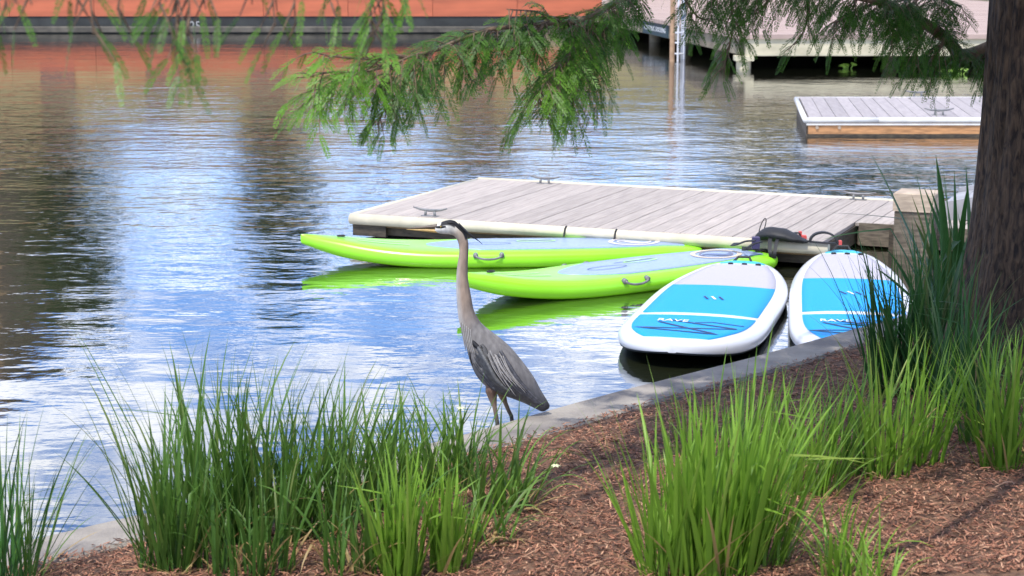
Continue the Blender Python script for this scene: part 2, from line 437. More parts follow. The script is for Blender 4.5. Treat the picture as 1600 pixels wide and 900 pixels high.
wm = MB(); wm.add([(-260, -4, 0), (260, -4, 0), (260, 66, 0), (-260, 66, 0)], [(0, 1, 2, 3)])
o = wm.build('water', M['water']); o['kind'] = 'structure'
fb = MB(); fb.add([(-900, 64, .45), (900, 64, .45), (900, 1800, 3), (-900, 1800, 3), (-900, 64, -1), (900, 64, -1)], [(0, 1, 2, 3), (5, 4, 0, 1)][:1] + [(4, 5, 1, 0)])
o = fb.build('far_bank', mat('far ground', (.12, .11, .05), .9, .05, .3)); o['kind'] = 'structure'

def offs(i):
    a = kerb[max(i - 1, 0)]; b = kerb[min(i + 1, len(kerb) - 1)]; t = (b - a).normalized()
    return Vector((t.y, -t.x))
def sweep(profile, jitter=0.0):
    rings = []
    for i, k in enumerate(kerb):
        n = offs(i)
        rings.append([(k.x + n.x * u, k.y + n.y * u, z + jitter * noise.noise(Vector((k.x * 3, k.y * 3, u * 9)))) for u, z in profile])
    return rings
kb = MB(); kb.ring(sweep([(0, -.7), (0, KZ - .02), (.006, KZ - .006), (.02, KZ), (KW - .02, KZ + .002), (KW - .004, KZ - .012), (KW, KZ - .03), (KW, -.7)], .003))
ko = kb.build('concrete_kerb', M['concrete'], smooth=False, loc=(kerb[36].x, kerb[36].y, 0))
tag(ko, 'grey concrete kerb running between the mulch bed and the water', 'kerb')
lb = MB(); lb.ring(sweep([(.003, -.7), (.003, .03), (-.55, .02), (-.56, 0.005), (-.56, -.7)]))
lb.build('footing_ledge', M['concrete'], ko, world=True)

# bank sheet
gx0, gx1, gy0, gy1 = -7.0, 8.0, -3.0, 15.0
nx, ny = 150, 180
bk = MB(); idx = {}
for j in range(ny + 1):
    for i in range(nx + 1):
        x = gx0 + (gx1 - gx0) * i / nx; y = gy0 + (gy1 - gy0) * j / ny
        if kdist(x, y) > 0.03:
            idx[(i, j)] = len(bk.v); z = bank_z(x, y)
            if kdist(x, y) < KW - .01: z = KZ - .06
            bk.v.append(Vector((x, y, z)))
for j in range(ny):
    for i in range(nx):
        q = [(i, j), (i+1, j), (i+1, j+1), (i, j+1)]
        if all(k in idx for k in q): bk.f.append(tuple(idx[k] for k in q))
o = bk.build('bank_ground', M['soil'], smooth=True); o['kind'] = 'structure'

# mulch shreds: nobody could count them
mu = MB(); mu.c = []
rm = random.Random(3)
pal = [(.30, .145, .085), (.24, .105, .060), (.19, .080, .046), (.12, .050, .030), (.34, .19, .115), (.26, .11, .062), (.07, .032, .022)]
cnt = 0
while cnt < 42000:
    px = rm.uniform(-60, 1680); py = rm.uniform(500, 960) if rm.random() < .85 else rm.uniform(480, 700)
    p = P(px, py, KZ + .1); d = kdist(p.x, p.y)
    if d < KW - .05*rm.random()**2 - .01 or d > 6: continue
    x, y = p.x, p.y; z = bank_z(x, y) if d > KW + .02 else KZ + .001
    L_ = rm.uniform(.008, .036) * (1.0 if rm.random() < .93 else 2.2); W_ = rm.uniform(.002, .0055); a = rm.uniform(0, pi); tl = rm.uniform(-.3, .3)
    u = Vector((cos(a) * cos(tl), sin(a) * cos(tl), sin(tl))); v = Vector((-sin(a), cos(a), rm.uniform(-.4, .4))).normalized(); n = u.cross(v)
    c0 = Vector((x, y, z + .006 + abs(sin(tl)) * L_ * .4)); T = W_ * .35
    bend = n * rm.uniform(-.2, .2) * L_
    mu.add([c0 - u*L_/2 + v*W_/2, c0 - u*L_/2 - v*W_/2, c0 + bend + v*W_*.6, c0 + bend - v*W_*.6, c0 + u*L_/2 + v*W_*.3, c0 + u*L_/2 - v*W_*.3,
            c0 - u*L_/2 - n*T, c0 + bend - n*T*1.5, c0 + u*L_/2 - n*T],
           [(0,1,3,2), (2,3,5,4), (0,2,7,6), (2,4,8,7), (1,6,7,3), (3,7,8,5)])
    cc = rm.choice(pal); k = rm.uniform(.95, 1.5)
    mu.c += [tuple(q * k for q in cc)] * 9
    cnt += 1
o = mu.build('bark_mulch', M['mulch'], kind='stuff'); tag(o, 'red brown shredded bark mulch spread over the bed behind the kerb', 'mulch')

# ------------------------------------------------------------------ docks
def cleat(parent, p, ang, s=1.0):
    m = MB(); u = Vector((cos(ang), sin(ang), 0)); p = Vector(p)
    for k in (-1, 1):
        m.tube([p + u*.045*k*s + Vector((0,0,-.004)), p + u*.04*k*s + Vector((0,0,.045*s))], .011*s, 8)
    m.tube([p - u*.155*s + Vector((0,0,.072*s)), p - u*.09*s + Vector((0,0,.056*s)), p + Vector((0,0,.05*s)), p + u*.09*s + Vector((0,0,.056*s)), p + u*.155*s + Vector((0,0,.072*s))],
           [.006*s, .010*s, .013*s, .010*s, .006*s], 8)
    q = u.cross(Vector((0,0,1)))
    m.add([p + u*a*.075*s + q*b*.022*s + Vector((0,0,z)) for z in (-.002, .007) for a, b in ((-1,-1),(1,-1),(1,1),(-1,1))],
          [(3,2,1,0),(4,5,6,7),(0,1,5,4),(1,2,6,5),(2,3,7,6),(3,0,4,7)])
    return m.build('cleat', M['metal'], parent, smooth=True)

DZ = 0.205
A = P(555, 333, DZ); B = P(1292, 379.2, DZ); Dk = P(749, 279, DZ)
u = (B - A); LX = u.length; rz = atan2(u.y, u.x); u.normalize(); vv = Vector((-u.y, u.x, 0))
LY = (Dk - A).dot(vv); SH = (Dk - A).dot(u)
dock = thing('floating_dock', 'grey plank floating dock with cream fender behind the green paddleboards', 'dock', (A.x, A.y, 0), rz)
PWD = 0.142; EXT = 1.6
NOT = (P(1337, 347, DZ) - B).dot(vv)
pm = MB(); pm.box(-.0, LY - .03, 0, PWD - .006, -.03, 0, .003)   # plank mesh along local x, rotated onto the dock's depth
plank_me = pm.mesh('plank'); plank_me.materials.append(M['plank'])
pm2 = MB(); pm2.box(0, LY - NOT - .03, 0, PWD - .006, -.03, 0, .003)
plank_short = pm2.mesh('plank'); plank_short.materials.append(M['plank'])
rnd = random.Random(5)
i = 0; x = .02
while x < LX + EXT:
    short = x > LX - PWD
    o = inst('plank', plank_short if short else plank_me, dock, (x + PWD, (NOT if short else .015), DZ + rnd.uniform(-.0015, .0015)), (0, 0, pi / 2))
    x += PWD; i += 1
fr = MB(); fr.box(.03, LX - .03, .03, LY - .03, .03, DZ - .034); fr.box(LX - .02, LX + EXT - .05, NOT + .02, LY - .03, .02, DZ - .034)
fr.build('float_box', M['float'], dock, world=False)
fa = MB(); fa.box(.05, LX - .02, -.012, .028, .10, DZ - .032); fa.box(.0, .028, .05, LY - .04, .06, DZ - .032)
fa.build('fascia_board', M['shaded_wood'], dock, world=False)
cap = MB(); cap.box(-.012, .30, -.026, -.013, .02, .135)
cap.build('corner_plate', M['float'], dock, world=False)
def fender(parent, pts, r, mt):
    m = MB(); m.tube(pts, r, 14); m.build('fender', mt, parent, smooth=True, world=False)
fender(dock, [(-.03, -.022, DZ - .045), (LX + .02, -.022, DZ - .045)], .047, M['fender'])
fender(dock, [(-.012, -.02, DZ - .02), (-.012, LY + .02, DZ - .02)], .024, M['fender'])
fender(dock, [(0, LY, DZ - .012), (LX + EXT, LY, DZ - .012)], .026, M['fender'])
nb = MB(); nb.box(LX + .0, LX + EXT, NOT - .025, NOT - .002, .02, DZ - .002); nb.build('side_board', M['old_wood'], dock, world=False)
nb = MB(); nb.box(LX + .25, LX + .33, NOT - .040, NOT - .026, .0, DZ - .03); nb.build('side_cleat_board', M['float'], dock, world=False)
for t in (.477, .583):
    m = MB(); m.tube([(LX*t, -.088, DZ - .02 - .05), (LX*t, -.06, DZ - .008), (LX*t, -.03, DZ + .006)], .008, 6); m.build('fender_tie', M['black'], dock, world=False)
cleat(dock, P(672, 338, DZ) + Vector((0, 0, 0)), rz)
cleat(dock, P(851, 287, DZ), rz)
cleat(dock, P(1341, 312, DZ), rz)

# timber posts and landing by the dock's shore end
pp = P(1395, 398, 0)
tp = thing('timber_post', 'square pale timber post with shaded foot at the shore end of the grey dock', 'post', (pp.x, pp.y, 0), rz)
m = MB(); m.box(0, .30, 0, .28, -.4, .352, .004); m.build('lower_post', M['old_wood'], tp, world=False)  # darker wood paints the shade on the lower part of the post
m = MB(); m.box(-.012, .312, -.012, .292, .354, .50, .008); m.build('sunlit_top', M['pale_wood'], tp, world=False)  # paler wood paints the sunlight on the upper part of the same post
g0 = P(1450, 345, .2) + Vector((.1, .1, 0))
gw = thing('gangway_ramp', 'pale sloping gangway ramp half hidden by sword leaved plants beside the trunk', 'ramp', (g0.x, g0.y, 0), rz)
for k in range(14):
    m = MB(); q = k * .15
    m.add([(q, 0, .30 + q*.22), (q + .143, 0, .33 + q*.22), (q + .143, 1.0, .33 + q*.22), (q, 1.0, .30 + q*.22)] + [(q, 0, .26 + q*.22), (q + .143, 0, .29 + q*.22), (q + .143, 1.0, .29 + q*.22), (q, 1.0, .26 + q*.22)],
          [(0,1,2,3),(7,6,5,4),(0,4,5,1),(1,5,6,2),(2,6,7,3),(3,7,4,0)])
    m.build('slat', M['ramp_grey'], gw, world=False)
m = MB()
for y in (-.06, 1.01): m.add([(0,y,.16),(2.1,y,.62),(2.1,y+.05,.62),(0,y+.05,.16),(0,y,.34),(2.1,y,.80),(2.1,y+.05,.80),(0,y+.05,.34)], [(3,2,1,0),(4,5,6,7),(0,1,5,4),(1,2,6,5),(2,3,7,6),(3,0,4,7)])
m.build('side_rail', M['ramp_grey'], gw, world=False)

# second dock
D2 = 0.245
A2 = P(1261, 184, D2); Bk = P(1246, 151.6, D2)
dep = Bk.y - A2.y; shx = Bk.x - A2.x
d2 = thing('floating_dock', 'grey plank floating dock with white fender and orange timber face beside the tree trunk', 'dock', (A2.x, A2.y, 0))
L2 = 6.0; PW2 = .178
# its boards run square to the front edge, in line with its left end
ang = atan2(shx, dep)
def sk(x, y, z): return (x + y * shx / dep, y, z)
bm_ = MB(); bm_.box(0, PW2 - .008, .03, dep - .03, -.03, 0)
for q in bm_.v: q.x += q.y * shx / dep
me2 = bm_.mesh('plank'); me2.materials.append(M['plank_far'])
for k in range(int(L2 / PW2)):
    inst('plank', me2, d2, (.03 + k * PW2, 0, D2 + rnd.uniform(-.002, .002)))
m = MB(); m.box(.05, L2 - .05, .04, dep - .05, -.05, D2 - .034)
for q in m.v: q.x += q.y * shx / dep
m.build('float_box', M['float'], d2, world=False)
m = MB(); m.box(.02, L2, -.01, .035, .035, D2 - .034); m.build('fascia_board', M['orange_wood'], d2, world=False)
m = MB(); m.box(.01, L2, -.014, .03, -.1, .033); m.build('stained_skirt', M['float'], d2, world=False)
m = MB(); m.add([sk(-.005, .04, .0), sk(-.005, dep-.02, .0), sk(-.005, dep-.02, D2-.034), sk(-.005, .04, D2-.034), sk(.045, .04, .0), sk(.045, dep-.02, .0), sk(.045, dep-.02, D2-.034), sk(.045, .04, D2-.034)],
    [(0,3,2,1),(4,5,6,7),(0,1,5,4),(1,2,6,5),(2,3,7,6),(3,0,4,7)]); m.build('end_board', M['old_wood'], d2, world=False)
r2 = .036
fender(d2, [(-.02, -.008, D2 - .03), (.92, -.008, D2 - .03)], r2, M['fender_white'])
fender(d2, [(.925, -.008, D2 - .03), (L2, -.008, D2 - .03)], r2, M['fender_white'])
fender(d2, [sk(-.02, -.03, D2 - .03), sk(-.02, dep, D2 - .03)], r2, M['fender_white'])
fender(d2, [sk(0, dep, D2 - .02), sk(L2, dep, D2 - .02)], .024, M['fender_white'])
m = MB(); m.box(-.01, L2, -.026, -.0115, D2 - .095, D2 - .072); m.build('rub_strip', M['fender_white'], d2, world=False)
for k in (0.13, .42):
    m = MB(); m.tube([(k, -.03, .12), (k, -.009, .12)], .022, 10); m.build('bolt', M['pale_wood'], d2, world=False)
cleat(d2, P(1467, 180, D2), 0, 1.25)
cleat(d2, P(1434, 151, D2), 0, 1.25)

# far pier -----------------------------------------------------------
PZ0, PZ1 = .27, .70
c0 = P(1157, 108, 0); c0 = Vector((c0.x, c0.y, 0))
cl_ = P(976, 45.5, PZ0)
ld = Vector((cl_.x - c0.x, cl_.y - c0.y, 0)); LL = ld.length + 18; ld.normalize()
rdv = P(1510, 85.5, PZ0); rd = Vector((rdv.x - P(1165, 85.5, PZ0).x, rdv.y - P(1165, 85.5, PZ0).y, 0)).normalized()
pier = thing('boardwalk_pier', 'wide boardwalk pier with cream concrete face on the far side of the river', 'pier', c0)
def quadbox(a, d1_, l1, d2_, l2, z0, z1):
    a = Vector((a.x, a.y, 0)); m = MB()
    b = a + d1_*l1; c = b + d2_*l2; d = a + d2_*l2
    m.add([(q.x, q.y, z) for z in (z0, z1) for q in (a, b, c, d)], [(3,2,1,0),(4,5,6,7),(0,1,5,4),(1,2,6,5),(2,3,7,6),(3,0,4,7)])
    return m
LR = 14.0
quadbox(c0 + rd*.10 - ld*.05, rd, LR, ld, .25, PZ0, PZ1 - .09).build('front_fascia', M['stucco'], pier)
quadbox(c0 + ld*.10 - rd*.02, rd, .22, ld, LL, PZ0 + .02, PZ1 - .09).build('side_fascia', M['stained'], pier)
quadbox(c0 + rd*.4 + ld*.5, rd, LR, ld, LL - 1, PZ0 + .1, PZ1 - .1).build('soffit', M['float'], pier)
for k in range(int(LL / .30)):
    t = MB(); t = quadbox(c0 - rd*.08 - ld*.10 + ld*(k*.30), rd, LR + .1, ld, .285, PZ1 - .088, PZ1 + rnd.uniform(-.002, .002))
    t.build('deck_board', M['far_deck'], pier)
m = MB(); q = c0 + rd*.09 + ld*.12
m.tube([(q.x, q.y, -.4), (q.x, q.y, .165)], .15, 18); m.build('pile', M['stucco'], pier, smooth=False)
m = MB(); m.box(q.x - .19, q.x + .19, q.y - .19, q.y + .19, .166, PZ0 - .002, .01); m.build('pile_cap', M['stucco'], pier)
for k in range(1, 5):
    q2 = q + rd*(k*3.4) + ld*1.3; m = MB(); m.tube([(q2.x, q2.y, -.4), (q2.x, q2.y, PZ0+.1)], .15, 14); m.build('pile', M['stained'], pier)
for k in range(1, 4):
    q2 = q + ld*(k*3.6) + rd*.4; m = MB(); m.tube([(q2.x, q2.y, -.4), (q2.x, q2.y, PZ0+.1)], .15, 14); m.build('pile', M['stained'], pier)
# sign on the side fascia
def side_at(px, py):                         # where the pixel meets the pier's side face
    n = Vector((-ld.y, ld.x, 0)); a = c0 + ld*.10 - rd*.02; r = ray(px, py)
    return EYE + r * ((a - EYE).dot(n) / r.dot(n))
s0, s1 = side_at(1005.5, 49.5), side_at(1044.5, 61)
s2 = side_at(1005.5, 31); s3 = side_at(1045, 40)
n_out = Vector((-ld.y, ld.x, 0)); n_out = n_out if n_out.x < 0 else -n_out
sz0, sz1 = (s0.z + s1.z)/2, (s2.z + s3.z)/2
sl = (Vector((s1.x, s1.y, 0)) - Vector((s0.x, s0.y, 0)))
smid = (s0 + s1)/2; smid.z = (sz0 + sz1)/2
sg = thing('dock_sign', 'dark teal no public docking sign on the side of the far pier', 'sign', smid + n_out*.012, atan2(sl.y, sl.x))
m = MB(); hl = sl.length/2; hh = (sz1 - sz0)/2; m.box(-hl, hl, -.012, .012, -hh, hh); m.build('panel', M['sign'], sg, world=False)
letters('NO PUBLIC DOCKING', sg, (0, -.0145, .0), (pi/2, 0, 0), hl*1.7, hh*.75, M['print_white'])

# mooring posts with ladder in front of the pier's side
b1 = P(1050, 96, 0)
mp_ = thing('mooring_post', 'brown mooring post beside the striped pole at the far pier', 'post', b1)
m = MB(); m.tube([(b1.x, b1.y, -.4), (b1.x, b1.y, 2.6)], .055, 12); m.build('pole', M['post_brown'], mp_)
m = MB(); m.tube([(b1.x + .12, b1.y - .03, -.3), (b1.x + .12, b1.y - .03, 2.4)], .022, 8); m.build('pipe', M['pipe_white'], mp_)
b2 = P(1067, 92, 0)
sp_ = thing('striped_pole', 'pale pole wound with a dark blue spiral band at the far pier', 'pole', b2)
m = MB(); m.tube([(b2.x, b2.y, -.4), (b2.x, b2.y, 2.8)], .055, 14); m.build('pole', M['pipe_white'], sp_, smooth=True)
m = MB(); rings = []
for k in range(120):
    a = k*.42; z = .75 + k*.016
    rings.append([(b2.x + cos(a + da)*r_, b2.y + sin(a + da)*r_, z + dz) for r_, dz, da in ((.054, -.035, 0), (.060, -.033, 0), (.060, .033, 0), (.054, .035, 0))])
m.ring(rings); m.build('spiral_band', M['pipe_blue'], sp_)
b3 = P(1058, 92, 0)
ldr = thing('boat_ladder', 'small pale metal ladder standing in the water between the posts of the far pier', 'ladder', b3)
for sx in (-.14, .14):
    m = MB(); m.tube([(b3.x + sx, b3.y - .12, -.4), (b3.x + sx, b3.y - .12, .62)], .022, 8); m.build('rail', M['pipe_white'], ldr, smooth=True)
for z in (.12, .36, .58):
    m = MB(); m.tube([(b3.x - .14, b3.y - .12, z), (b3.x + .14, b3.y - .12, z)], .018, 8); m.build('rung', M['pipe_white'], ldr, smooth=True)

# red barge ----------------------------------------------------------
BY = P(400, 52, 0).y
xr = PY(850, 52, BY).x
bz = PY(400, 25.5, BY).z
bg_ = thing('moored_barge', 'long red orange panelled barge with black base on the far side of the river', 'barge', (-12, BY, 0))
m = MB(); m.box(-34, xr, BY, BY + 5, -.5, bz - .004); m.build('base', M['barge_base'], bg_)
m = MB(); m.box(-34, xr + .03, BY - .07, BY - .001, .035, .20, .03); m.build('rub_rail', M['barge_skid'], bg_)
x = -34.0; pw = 2.44
pmb = MB(); pmb.box(0, pw - .012, 0, .06, 0, .62, .0); pme = pmb.mesh('panel'); pme.materials.append(M['red_panel'])
while x < xr - .2:
    inst('panel', pme, bg_, (x + 12, -.03, bz)); x += pw
m = MB(); m.box(-34, xr - .1, BY + .04, BY + 5, bz, bz + .66); m.build('cabin', M['red_panel'], bg_)
d_ = PY(305, 41, BY)
letters('25', bg_, (d_.x + 12, -.0065, d_.z), (pi/2, 0, 0), .30, .26, M['ring_dark_white'])

# what stands beyond, seen in the river's reflections
tb = thing('riverside_building', 'low tan building with dark windows standing behind the red barge', 'building', (-14, 70, .45))
TH = 4.7
m = MB(); m.box(-40, 11, 70, 80, .3, TH); m.build('wall', M['tan_wall'], tb)
m = MB(); m.box(-40.5, 11.5, 69.4, 80.5, TH + .002, TH + .35); m.build('roof', M['roof'], tb)
for k in range(12):
    m = MB(); m.box(-38 + k*4.0, -36.7 + k*4.0, 69.93, 69.998, 1.2, 2.9); m.build('window', M['window_glass'], tb)

tw_b = thing('riverside_building', 'tall brown building far across the river, mirrored along the edge of the water', 'building', (-31, 84, .45))
m = MB(); m.box(-44, -24.2, 84, 96, .3, 17.5); m.build('wall', mat('brown brick wall', (0.20, 0.135, 0.075), .85, .8, .25), tw_b)
m = MB(); m.box(-44.4, -23.8, 83.6, 96.4, 17.502, 18.2); m.build('roof', M['roof'], tw_b)
for r_i in range(5):
    for k in range(6):
        m = MB(); m.box(-42.5 + k*3.0, -41.1 + k*3.0, 83.93, 83.998, 1.5 + r_i*3.1, 3.4 + r_i*3.1); m.build('window', M['window_glass'], tw_b)
def leaf_quad(mb, p, s, rnd_, col):
    a = Vector((rnd_.gauss(0, 1), rnd_.gauss(0, 1), rnd_.gauss(0, 1))).normalized(); b = a.orthogonal().normalized() 
    b = (b*cos(1.3) + a.cross(b)*sin(rnd_.uniform(0, 6))).normalized(); c = a.cross(b).normalized()
    mb.add([p - b*s, p + c*s*.5, p + b*s, p - c*s*.5], [(0, 1, 2, 3)]); mb.c += [col]*4
def far_tree(px, Y, top, halfw, label, seed, low=.12):
    r_ = random.Random(seed); X = (px - 800)/FPX*Y
    t = thing('riverside_tree', label, 'tree', (X, Y, .5), 0, 'trees beyond the barge')
    m = MB(); m.tube([(X, Y, .3), (X + .1, Y, top*.4), (X, Y, top*.9)], [.28, .2, .05], 8); m.build('trunk', M['bark'], t)
    for k in range(5):
        a = r_.uniform(0, 6.3); z = top*r_.uniform(.25, .7); m2 = MB(); m2.tube([(X, Y, z), (X + cos(a)*halfw*.7, Y + sin(a)*halfw*.7, z + halfw*.6)], [.08, .03], 6); m2.build('limb', M['bark'], t)
    m = MB(); m.c = []
    cl2 = [(X + r_.gauss(0, .42)*halfw, Y + r_.gauss(0, .42)*halfw, .5 + top*(low + (1 - low)*r_.random()**.9)) for _ in range(34)]
    for k in range(5200):
        q = r_.choice(cl2); s = halfw*.30
        p = Vector((q[0] + r_.gauss(0, s), q[1] + r_.gauss(0, s), q[2] + r_.gauss(0, s*1.1)))
        if p.z < .5: continue
        leaf_quad(m, p, r_.uniform(.14, .26), r_, (r_.random(), 0, 0))
    m.build('crown', M['tree_leaf'], t, kind='stuff')
far_tree(428, 74, 11.0, 1.45, 'tall slim dark tree behind the barge, mirrored as a dark column in the river', 1)
far_tree(752, 74, 7.2, 1.5, 'shorter tree behind the end of the red barge, mirrored above the grey dock', 2)
far_tree(100, 76, 12.6, 1.9, 'tallest broad tree behind the barge, mirrored down the side of the river', 3)
far_tree(1180, 82, 8.5, 3.0, 'round olive tree beyond the boardwalk pier, mirrored behind the grey dock', 5)
far_tree(1330, 80, 9.5, 3.4, 'broad olive tree beyond the boardwalk pier, mirrored between both docks', 6)
far_tree(1480, 82, 10.5, 3.6, 'large olive tree beyond the boardwalk pier, mirrored beside the tree trunk', 7)

# floating leaves near the pier
for k, (px, py) in enumerate([(1325, 107), (1478, 116), (1502, 116)]):
    p = P(px, py, 0); m = MB()
    for j in range(7):
        a = rnd.uniform(0, 6.3); r_ = rnd.uniform(.03, .13); c = p + Vector((cos(a)*r_*1.5, sin(a)*r_, .05 + rnd.uniform(0, .05))); s = rnd.uniform(.04, .07)
        m.add([c + Vector((cos(t)*s, sin(t)*s*.8, sin(t*1.0 + a)*.03)) for t in [i_*pi/4 for i_ in range(8)]] + [c - Vector((0, 0, .012))], [tuple(range(8))] + [((i_+1) % 8, i_, 8) for i_ in range(8)])
        m.tube([p + Vector((cos(a)*r_*.5, sin(a)*r_*.5, -.03)), c], .008, 5)
    tag(m.build('floating_plant', M['hyacinth'], loc=p), ['little bright green floating plant drifting alone under the pier front', 'small green floating plant beside its twin near the trunk, away from it', 'small green floating plant drifting close beside the tree trunk'][k], 'plant', 'floating plants under the pier')

# ------------------------------------------------------------------ paddleboards
class Board:
    def __init__(s, L_, W_, th, outline, rocker):
        s.L, s.W, s.th, s.ol, s.rk = L_, W_, th, outline, rocker
    def hw(s, x): return s.W/2 * s.ol(x/s.L + .5)
    def zc(s, x): return s.rk(x/s.L + .5)
    def thk(s, x):
        e = min(x/s.L + .5, .5 - x/s.L); return s.th * min(1, .40 + .60*min(1, max(0, e)/.10)**.5)
    def hull(s):
        rings = []; ns = 64
        for i in range(ns + 1):
            t = (1 - cos(pi*i/ns))/2; x = (t - .5)*s.L; w_ = max(s.hw(x), .004); h = s.thk(x)/2; r = min(h, w_*.98); z = s.zc(x)
            ring = []
            for k in range(9):
                a = -pi/2 + pi*k/8; ring.append((x, (w_ - r) + r*cos(a), z + h*sin(a)))
            for k in range(1, 4): ring.append((x, (w_ - r)*(1 - 2*k/4), z + h + .004))
            for k in range(9):
                a = pi/2 + pi*k/8; ring.append((x, -(w_ - r) + r*cos(a), z + h*sin(a)))
            for k in range(1, 4): ring.append((x, -(w_ - r)*(1 - 2*k/4), z - h))
            rings.append(ring)
        m = MB(); m.ring(rings); return m
    def dz(s, x, y):
        h = s.thk(x)/2; w_ = s.hw(x); r = min(h, w_*.98); z = s.zc(x)
        e = abs(y) - (w_ - r)
        if e <= 0: return z + h + .004
        e = min(e/r, 1); return z + h*sqrt(max(0, 1 - e*e)) + .002
    def patch(s, x0, x1, inset, off=.003, nxp=40, nyp=9, lo=None, hi=None):
        """a thin pad on the deck between stations x0(y) and x1(y), inset from the rail"""
        m = MB(); top = []
        f0 = x0 if callable(x0) else (lambda q: x0); f1 = x1 if callable(x1) else (lambda q: x1)
        for i in range(nxp + 1):
            row = []
            for j in range(nyp + 1):
                q = -1 + 2*j/nyp
                t = (1 - cos(pi*i/nxp))/2
                xx = f0(q) + (f1(q) - f0(q))*t
                w_ = max(s.hw(xx) - inset, .002); yy = q*w_
                row.append((xx, yy, s.dz(xx, yy) + off))
            top.append(row)
        b = len(m.v); n = nyp + 1
        for row in top: m.v += [Vector(p) for p in row]
        for i in range(nxp):
            for j in range(nyp): m.f.append((b + i*n + j, b + (i+1)*n + j, b + (i+1)*n + j + 1, b + i*n + j + 1))
        edge = [(0, j) for j in range(n)] + [(i, n-1) for i in range(1, nxp+1)] + [(nxp, j) for j in range(n-2, -1, -1)] + [(i, 0) for i in range(nxp-1, 0, -1)]
        eb = len(m.v)
        for i, j in edge: p = top[i][j]; m.v.append(Vector((p[0], p[1], p[2] - off - .002)))
        ne = len(edge)
        for k in range(ne):
            a = b + edge[k][0]*n + edge[k][1]; a2 = b + edge[(k+1) % ne][0]*n + edge[(k+1) % ne][1]
            m.f.append((a, a2, eb + (k+1) % ne, eb + k))
        return m
    def line(s, pts, w_, off=.005, closed=False):
        """a printed line lying on the deck"""
        m = MB(); pts = [Vector((p[0], p[1])) for p in pts]; n = len(pts); A_ = []; B_ = []
        for i in range(n):
            a = pts[(i-1) % n] if closed else pts[max(i-1, 0)]; b = pts[(i+1) % n] if closed else pts[min(i+1, n-1)]
            t = (b - a).normalized(); q = Vector((-t.y, t.x)); ww = w_(i/(n-1)) if callable(w_) else w_
            for S, sgn in ((A_, 1), (B_, -1)):
                c = pts[i] + q*sgn*ww/2; S.append((c.x, c.y, s.dz(c.x, c.y) + off))
        m.v = [Vector(p) for p in A_ + B_]
        for i in range(n if closed else n - 1): j = (i+1) % n; m.f.append((i, n + i, n + j, j))
        return m
def seg(pts, k=8):
    o_ = []
    for a, b in zip(pts[:-1], pts[1:]): o_ += [(a[0] + (b[0]-a[0])*i_/k, a[1] + (b[1]-a[1])*i_/k) for i_ in range(k)]
    return o_ + [pts[-1]]

